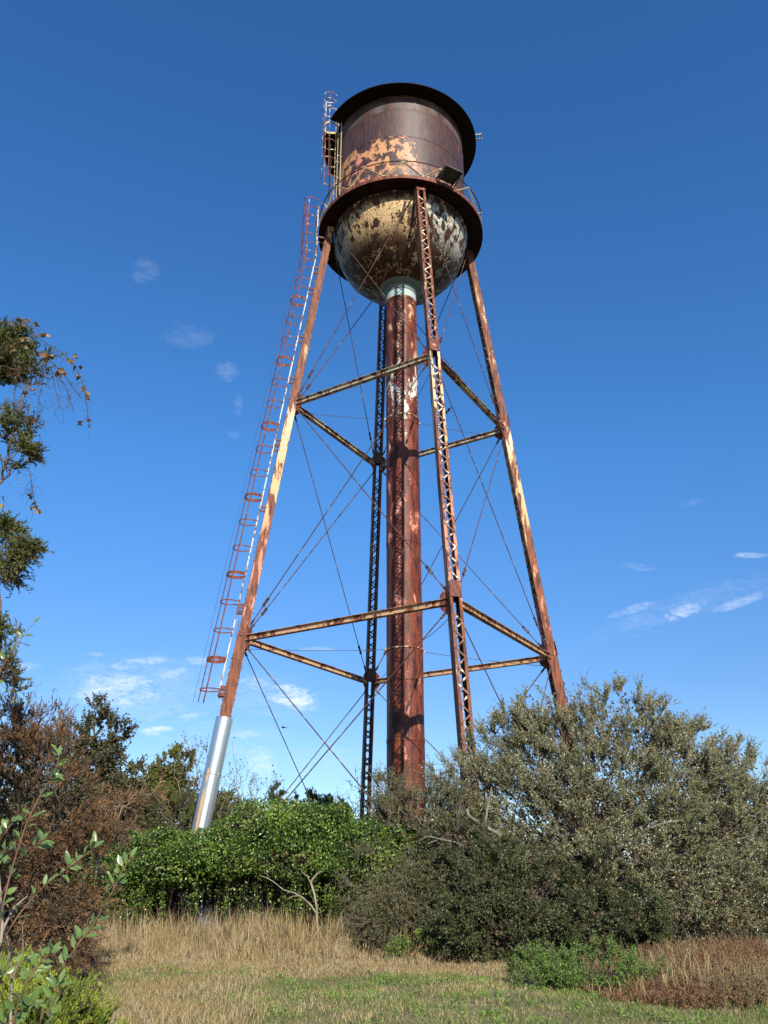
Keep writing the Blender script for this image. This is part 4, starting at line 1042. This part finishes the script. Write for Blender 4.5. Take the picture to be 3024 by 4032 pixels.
plant('leafy_tree', 'brownish green tree with sky showing through its top behind the dead cedar', 'tree', (-10.3, 28, 0),
      [(-10.3, 28, 5.3, 1.1, 1.1, 1.5), (-9.6, 28, 4.2, 1.0, 1.0, 1.1), (-11.0, 28, 4.0, 1.3, 1.2, 1.5), (-9.2, 28, 2.8, 1.4, 1.2, 1.4), (-12.2, 28, 3, 1.5, 1.2, 1.8), (-10.4, 28, 6.7, .35, .35, .5)], 'autumn', 'dark',
      npts=800, ntw=3900, per=10, L=.10, W=.07, twL=.5, upb=.5, outb=.6, rt=.007, trunk_h=1.2, p=.5, fill=300)
far = 'trees beyond the thicket'
plant('leafy_tree', 'rounded yellow-green tree just left of the silver leg sleeve', 'tree', (-10.2, 37, 0),
      [(-10.1, 37, 5.4, 1.1, 1, 1.4), (-11.5, 37, 4.7, 1.4, 1, 1.4), (-9.6, 36.5, 3.9, 1.9, 1.2, 1.7), (-12, 36.5, 3.0, 2.2, 1.2, 2.2), (-8.0, 36.5, 3.0, 1.6, 1, 1.8)], 'yelgreen', 'dark', npts=800, ntw=5200, per=11, L=.11, W=.075, twL=.45, rt=.007, trunk_h=1, group=far, fill=1800)
plant('cedar_tree', 'bushy mid-green cedar low behind the left end of the vines', 'tree', (-9.9, 33.0, 0),
      [(-9.5, 33, 2.7, 1.8, 1.2, 2.0), (-7.6, 33, 2.5, 1.7, 1, 1.8), (-11.4, 33, 2.6, 1.6, 1, 2.1), (-5.6, 33.4, 1.9, 1.5, 1, 1.6)], 'cedar_mid', 'dark', npts=800, ntw=6500, per=13, L=.10, W=.025, twL=.4, style='spray', rt=.006, trunk_h=.8, group=far, fill=900)
for px, py, Y_, rw, h0, lm, lab in [(475, 1690, 45, 1.3, 0, 'cedar', 'dark cedar right beside the silver leg sleeve'), (548, 1712, 46, 1.1, 0, 'cedar', 'dark low cedar second to the right of the leg sleeve'),
                                   (600, 1692, 50, .8, 0, 'cedar', 'small pointed dark cedar between the crossing rods'), (515, 1722, 44, 1.0, 0, 'cedar', 'short dark cedar between two taller ones right of the leg sleeve'),
                                   (648, 1712, 49, .7, 0, 'cedar', 'slender dark cedar left of the pale yellow-green trees'),
                                   (683, 1702, 46, 1.1, 0, 'cedar_mid', 'yellow-green cedar with a pointed top beyond the vines'), (718, 1722, 44, 1.2, 0, 'cedar_mid', 'yellow-green cedar nearest the back leg of the tower'), (742, 1722, 48, .5, 0, 'cedar', 'thin dark cedar left of the back leg of the tower')]:
    rw *= 1.35; p_ = at(px, py, Y_); H_ = p_[2]
    plant('cedar_tree', lab, 'tree', (p_[0], Y_, 0), [(p_[0], Y_, H_*.30, rw, rw, H_*.30), (p_[0], Y_, H_*.55, rw*.75, rw*.7, H_*.25), (p_[0], Y_, H_*.78, rw*.42, rw*.4, H_*.18)], lm, 'dark',
          npts=300, ntw=2600, per=12, L=.15, W=.055, twL=.42, style='spray', rt=.009, trunk_h=.8, group=far, fill=1200, upb=.45)
for px, py, Y_, rw, lab in [(440, 1560, 34, 1.5, 'tall bare twiggy tree rising behind the leg sleeve'), (545, 1630, 33, 1.5, 'bare tree with a few last leaves right of the leg sleeve'), (745, 1695, 50, 2.2, 'leafless grey tree beyond the foot of the back leg'), (800, 1640, 40, 1.2, 'bare sapling between the back leg and the riser pipe')]:
    p_ = at(px, py, Y_); H_ = p_[2]
    plant('bare_tree', lab, 'tree', (p_[0], Y_, 0), [(p_[0], Y_, H_*.68, rw, rw*.8, H_*.32), (p_[0], Y_, H_*.45, rw*1.2, rw, H_*.25)], 'autumn', 'grey', npts=420, ntw=420, per=1, L=.09, W=.06, twL=.55, upb=.6, rt=.0055, e=.42, trunk_h=1.2, group=far)
# a few more far trees beyond the edges, seen from the side
for i, (x, Y_, H_, rw, lm, lab) in enumerate([(-14, 33, 5.5, 2.2, 'yelgreen', 'broad yellow-green tree farthest left behind the dead cedar'), (1.5, 48, 4.6, 2.4, 'cedar_mid', 'green cedar clump directly behind the riser pipe'), (7, 46, 5.0, 2.6, 'autumn', 'brown-green tree hidden behind the big silver shrub'), (14.5, 40, 5.6, 2.4, 'cedar', 'dark cedar beyond the shrub at the far right'), (-16.5, 24, 6, 2.4, 'autumn', 'brownish tree outside the left edge beyond the dead cedar')]):
    plant('leafy_tree', lab, 'tree', (x, Y_, 0), [(x, Y_, H_*.5, rw, rw*.8, H_*.42), (x+rw*.6, Y_, H_*.38, rw*.8, rw*.7, H_*.34), (x-rw*.6, Y_, H_*.36, rw*.8, rw*.7, H_*.34)], lm, 'dark', npts=350, ntw=1500, per=9, L=.16, W=.10, twL=.5, rt=.009, trunk_h=1, group=far, fill=700)

# yellow-green juniper, bottom left
plant('juniper_bush', 'bright yellow-green juniper at the bottom left corner', 'bush', (-2.85, 7.3, 0),
      [(-2.8, 7.3, .48, .50, .5, .50), (-2.42, 7.1, .38, .28, .35, .42), (-3.3, 7.4, .45, .5, .5, .5), (-2.6, 7.0, .15, .7, .4, .25)], 'juniper', 'dark',
      npts=420, ntw=3600, per=18, L=.042, W=.010, twL=.17, upb=.9, outb=.5, rndb=.4, style='spray', rt=.003, trunk_h=.12, fill=500, stems=3, spread=.2)
# cedar whose boughs reach in at the left edge
cb = []
for px, py, r_ in [(30, 745, .30), (75, 800, .22), (5, 800, .35), (110, 775, .12), (25, 930, .28), (60, 975, .20), (5, 1000, .25), (10, 1140, .15), (45, 1190, .22), (5, 1220, .28), (70, 1195, .1), (2, 1370, .22), (12, 1440, .22), (30, 1490, .14)]:
    c_ = at(px, py, 9); cb.append((c_[0], c_[1], c_[2], r_, r_, r_*.85, 3))
for z_, r_ in ((2.2, 1.2), (3.6, 1.1), (5.0, 1.0), (6.4, .95), (7.6, .8), (8.6, .55)): cb.append((-6.5, 9.3, z_, r_, r_, .8, .35))
plant('cedar_tree', 'tall green cedar whose drooping boughs enter at the left edge', 'tree', (-6.6, 9.4, 0), cb, 'cedar_mid', 'red', npts=1100, ntw=6200, per=15, L=.045, W=.014, twL=.17, upb=.2, outb=.2, rndb=.8, style='spray', rt=.0026, e=.36, trunk_h=1.5, pen=.5)
# grapevine on that cedar
gv = empty('grape_vine', tuple(at(20, 740, 8.9)), 'trailing grape vine with curled brown leaves hanging from the cedar at left', 'vine')
mb = MB(); lf = MB()
def arc(pts, Y_=8.8, r=.005): P = np.array([at(a, b_, Y_) for a, b_ in pts]); mb.tube(P, r, 4); return P
arcs = [[(60, 715), (105, 745), (140, 765), (165, 795), (180, 830), (187, 870), (191, 912)], [(100, 770), (130, 800), (150, 825), (175, 860)], [(70, 780), (110, 800), (140, 830), (160, 890)], [(20, 760), (45, 820), (60, 880), (55, 930)],
        [(60, 990), (68, 1040), (75, 1090)], [(0, 700), (30, 690), (60, 690), (85, 715)], [(90, 760), (95, 810), (85, 860), (80, 900)], [(40, 800), (30, 850), (40, 890)], [(110, 790), (120, 840), (128, 880)]]
pts = []
for a in arcs:
    P = arc(a); pts.append(P)
    for q in range(14):
        i = rng.integers(0, len(P)-1); w_ = rng.random(); b0 = P[i]*(1-w_) + P[i+1]*w_
        mb.tube([b0, b0 + rnd_dir(1)[0]*.08 - UP*.04, b0 + rnd_dir(1)[0]*.16 - UP*.12], .002, 3)
lp_ = [(10, 690), (25, 695), (45, 690), (60, 688), (75, 700), (85, 720), (100, 722), (30, 750), (45, 745), (60, 750), (75, 760), (90, 765), (100, 770), (115, 765), (55, 730), (20, 765), (150, 775), (168, 790), (175, 815), (180, 835), (185, 850), (195, 912), (172, 912), (160, 765), (65, 840), (50, 850), (78, 1085), (82, 1100), (60, 1070), (72, 1095), (3, 1075), (8, 1085), (125, 800), (140, 805), (30, 705), (50, 700)]
LP = np.array([at(a + rng.uniform(-3, 3), b_ + rng.uniform(-3, 3), 8.8) for a, b_ in lp_ for _ in range(2)])
bigleaves(lf, LP, unit(rnd_dir(len(LP)) - UP*.6), rnd_dir(len(LP)), rng.uniform(.05, .10, len(LP)), rng.uniform(.05, .09, len(LP)), .25)
bp_ = np.concatenate([np.array([at(a, b_, 8.8) for a, b_ in [(80, 830), (78, 845), (60, 850), (100, 810), (45, 870), (40, 1040)]])[:, None] + rng.normal(0, .035, (6, 16, 3))]).reshape(-1, 3)
leaves(lf, bp_, rnd_dir(len(bp_)), rnd_dir(len(bp_)), .018, .016, .4)
mb.obj('stems', BK['dark'], gv, gv.location); lf.obj('leaves', LM['grapeleaf'], gv, gv.location)

# leafy shrub in the left foreground
ns = empty('leafy_shrub', (-2.0, 4.6, 0), 'near shrub with large smooth oval leaves on reddish stems at the lower left', 'shrub')
mb = MB(); lf = MB()
stems_ = [([(-20, 2330, 4.6), (0, 2000, 4.5), (40, 1830, 4.5), (75, 1740, 4.5), (105, 1690, 4.5), (122, 1655, 4.5), (128, 1630, 4.5)], .008, 1), ([(60, 2330, 4.4), (100, 2160, 4.4), (155, 2060, 4.3), (205, 1990, 4.3), (240, 1930, 4.3), (262, 1885, 4.3), (283, 1850, 4.3)], .007, 1),
          ([(-60, 2250, 4.7), (-10, 2080, 4.6), (25, 2000, 4.5), (80, 1930, 4.5), (140, 1880, 4.4), (180, 1850, 4.4), (205, 1830, 4.4)], .007, 1), ([(-60, 2100, 4.8), (-20, 1990, 4.7), (20, 1900, 4.7), (60, 1850, 4.6), (90, 1815, 4.6)], .006, 1),
          ([(-60, 1900, 5), (-20, 1820, 5), (10, 1800, 4.9), (30, 1770, 4.9), (45, 1745, 4.8)], .006, 1), ([(-80, 1700, 5), (-40, 1560, 5), (0, 1450, 5), (30, 1405, 5), (52, 1370, 5), (75, 1345, 5)], .006, .6),
          ([(0, 2330, 4.2), (30, 2200, 4.2), (60, 2120, 4.1), (85, 2080, 4.1), (110, 2060, 4.1)], .006, 1.4), ([(80, 2350, 4.2), (100, 2250, 4.1), (110, 2180, 4.1), (130, 2120, 4.1)], .005, 1.4), ([(-50, 2200, 4.4), (-10, 2130, 4.4), (20, 2090, 4.3), (60, 2070, 4.3)], .005, 1.4),
          ([(-40, 2300, 4.3), (0, 2230, 4.2), (40, 2190, 4.2), (70, 2170, 4.1)], .005, 1.8), ([(-80, 1980, 4.9), (-40, 1900, 4.8), (-5, 1850, 4.8), (20, 1835, 4.7)], .005, 1.2)]
for pts, r, dens in stems_:
    P = np.array([at(*q) for q in pts]); f = np.linspace(0, len(P)-1, (len(P)-1)*5+1); i = np.minimum(f.astype(int), len(P)-2); w_ = (f-i)[:, None]
    P0, P1, Pm, P2 = P[i], P[i+1], P[np.maximum(i-1, 0)], P[np.minimum(i+2, len(P)-1)]
    Q = .5*((2*P0) + (-Pm+P1)*w_ + (2*Pm-5*P0+4*P1-P2)*w_**2 + (-Pm+3*P0-3*P1+P2)*w_**3)
    mb.tube(Q, np.linspace(r, r*.35, len(Q))*.7, 6)
    n = int(18*dens*(len(P)-1)/4)
    u = np.sort(rng.uniform(.15, 1, n))*(len(Q)-1.01); i = u.astype(int); b0 = Q[i] + (Q[i+1]-Q[i])*(u-i)[:, None]; D = unit(Q[i+1]-Q[i])
    sd = rnd_dir(n); dirs = unit(D*.55 + unit(sd - D*np.sum(sd*D, 1)[:, None])*.9 + UP*.12)
    for a, dd_ in zip(b0, dirs): mb.tube([a, a + dd_*.012], .0018, 4)
    bigleaves(lf, b0 + dirs*.012, dirs, unit(rnd_dir(n)*.8 + UP*.9 + [0, -.5, 0]), rng.uniform(.04, .08, n), rng.uniform(.018, .033, n), .12)
    bigleaves(lf, Q[-1:]-D[-1:]*.004, D[-1:], np.array([[0, -1, .4]]), np.array([.055]), np.array([.022]), .03)
mb.obj('stems', BK['red'], ns, ns.location); lf.obj('leaves', LM['near'], ns, ns.location)
# pale dead trunk and twigs at the very edge
mb = MB()
for pts, r0, r1 in [([(-30, 2330, 5.2), (-8, 2120, 5.2), (5, 2000, 5.2), (-2, 1900, 5.2), (-20, 1800, 5.2)], .018, .010), ([(5, 2010, 5.2), (30, 1960, 5.3), (60, 1935, 5.3)], .012, .004), ([(20, 2330, 5.3), (25, 2120, 5.3), (18, 2030, 5.3), (-10, 1960, 5.3)], .012, .006), ([(25, 2120, 5.3), (50, 2050, 5.3), (48, 1990, 5.3)], .010, .003)]:
    limb(mb, pts, r0, r1)
tag(mb.obj('snag', BK['pale'], None, tuple(at(-20, 2330, 5.2))), 'pale grey dead snag at the extreme left edge behind the near shrub', 'dead wood')
# dry seed-head weeds and straw stalks in the foreground
proto = None
for i, (px, Y_, s_, lab) in enumerate([(270, 7.9, 1.0, 'fluffy pale dead weed beside the yellow-green juniper'), (322, 8.4, .9, 'rightmost of the fluffy pale dead weeds at the bottom edge'), (235, 8.6, .8, 'small fluffy dead weed between the juniper and the grass')]):
    x_ = at(px, 2150, Y_)[0]
    if proto is None:
        mb = MB(); lf = MB(); n = 34
        T = twigs(rng.normal(0, .05, (n, 3))*[1, 1, 0], UP + rnd_dir(n)*.5, rng.uniform(.35, .62, n), .25, 4); twig_mesh(mb, T, .003, .0015)
        P, D, kk = on_twigs(T, 34, .55); P = P + rnd_dir(len(P))*.018; leaves(lf, P, rnd_dir(len(P)), rnd_dir(len(P)), .016, .012, .3)
        proto = empty('dry_weed', (x_, Y_, 0), lab, 'weed', 'fluffy dry weeds at the bottom edge'); mb.obj('stems', BK['pale'], proto); lf.obj('seed_heads', LM['seed'], proto); o = proto
    else:
        o = proto.copy(); COL.objects.link(o); o['label'] = lab
        for ch in list(proto.children): c_ = ch.copy(); COL.objects.link(c_); c_.parent = o
    o.location = (x_, Y_, gz(x_, Y_)); o.scale = (s_,)*3; o.rotation_euler = (0, 0, i*2.1)
mb = MB()
for px, py, px2, py2 in [(497, 2212, 520, 2140), (505, 2230, 512, 2120), (525, 2220, 545, 2105), (538, 2225, 560, 2110), (548, 2212, 575, 2135), (470, 2215, 490, 2150), (560, 2230, 566, 2150), (452, 2200, 448, 2150)]:
    Y_ = 9.6 + rng.uniform(-.4, .4); b0 = at(px, py, Y_); b1 = at(px2, py2, Y_); b0[2] = 0
    mb.tube([b0, (b0+b1)/2 + [.01, 0, .02], b1], [.004, .003, .0015], 4)
    mb.tube([b1, b1 + (b1-b0)*.12], [.006, .002], 4)
tag(mb.obj('straw_tuft', LM['straw'], None, tuple(at(520, 2212, 9.6)*[1, 1, 0])), 'tuft of thin pale straw stalks standing up from the short grass', 'grass tuft')
# birds
bmat = newmat('black_feathers')[0]; bmat.node_tree.nodes['Principled BSDF'].inputs['Base Color'].default_value = (.015, .014, .014, 1)
def bird(loc, span, rz, ry, lab):
    mb = MB(); s_ = span
    mb.tube([(-.30*s_, 0, 0), (-.22*s_, 0, .01*s_), (-.08*s_, 0, .01*s_), (.08*s_, 0, 0), (.18*s_, 0, .01*s_), (.23*s_, 0, .02*s_), (.27*s_, 0, .01*s_)], np.array([.03, .025, .05, .055, .035, .032, .006])*s_, 8)
    mb.add(np.array([(-.42, -.07, 0), (-.42, .07, 0), (-.2, .03, .01), (-.2, -.03, .01), (-.42, -.07, -.01), (-.42, .07, -.01), (-.2, .03, -.005), (-.2, -.03, -.005)])*s_, [(0, 1, 2, 3), (7, 6, 5, 4), (0, 4, 5, 1), (1, 5, 6, 2), (3, 2, 6, 7), (0, 3, 7, 4)])
    o = mb.obj('bird', bmat, None); o.location = loc; o.rotation_euler = (0, ry, rz); tag(o, lab, 'bird')
    for q in (-1, 1):
        w_ = MB(); pr = [(0, .10, -.08, .0), (.25, .13, -.09, .07), (.42, .06, -.13, .08), (.56, -.06, -.15, .05)]
        V = []
        for th_ in (0, -.012):
            for y_, xf, xb, zz in pr: V += [(xf*s_, q*y_*s_, (zz + th_)*s_), (xb*s_, q*y_*s_, (zz + th_)*s_)]
        F = []
        for i in range(3): a = 2*i; F += [(a, a+1, a+3, a+2), (8+a, 8+a+2, 8+a+3, 8+a+1), (a, a+2, 8+a+2, 8+a), (a+1, 8+a+1, 8+a+3, a+3)]
        F += [(6, 7, 15, 14), (0, 8, 9, 1)]
        w_.add(V, F); w_.obj('wing', bmat, o)
bird(at(968, 888, 60), 1.0, R(200), R(12), 'larger black bird gliding just right of the front leg of the tower')
bird(at(613, 1572, 95), 1.1, R(170), R(0), 'tiny distant bird low in the sky between the left and back legs')
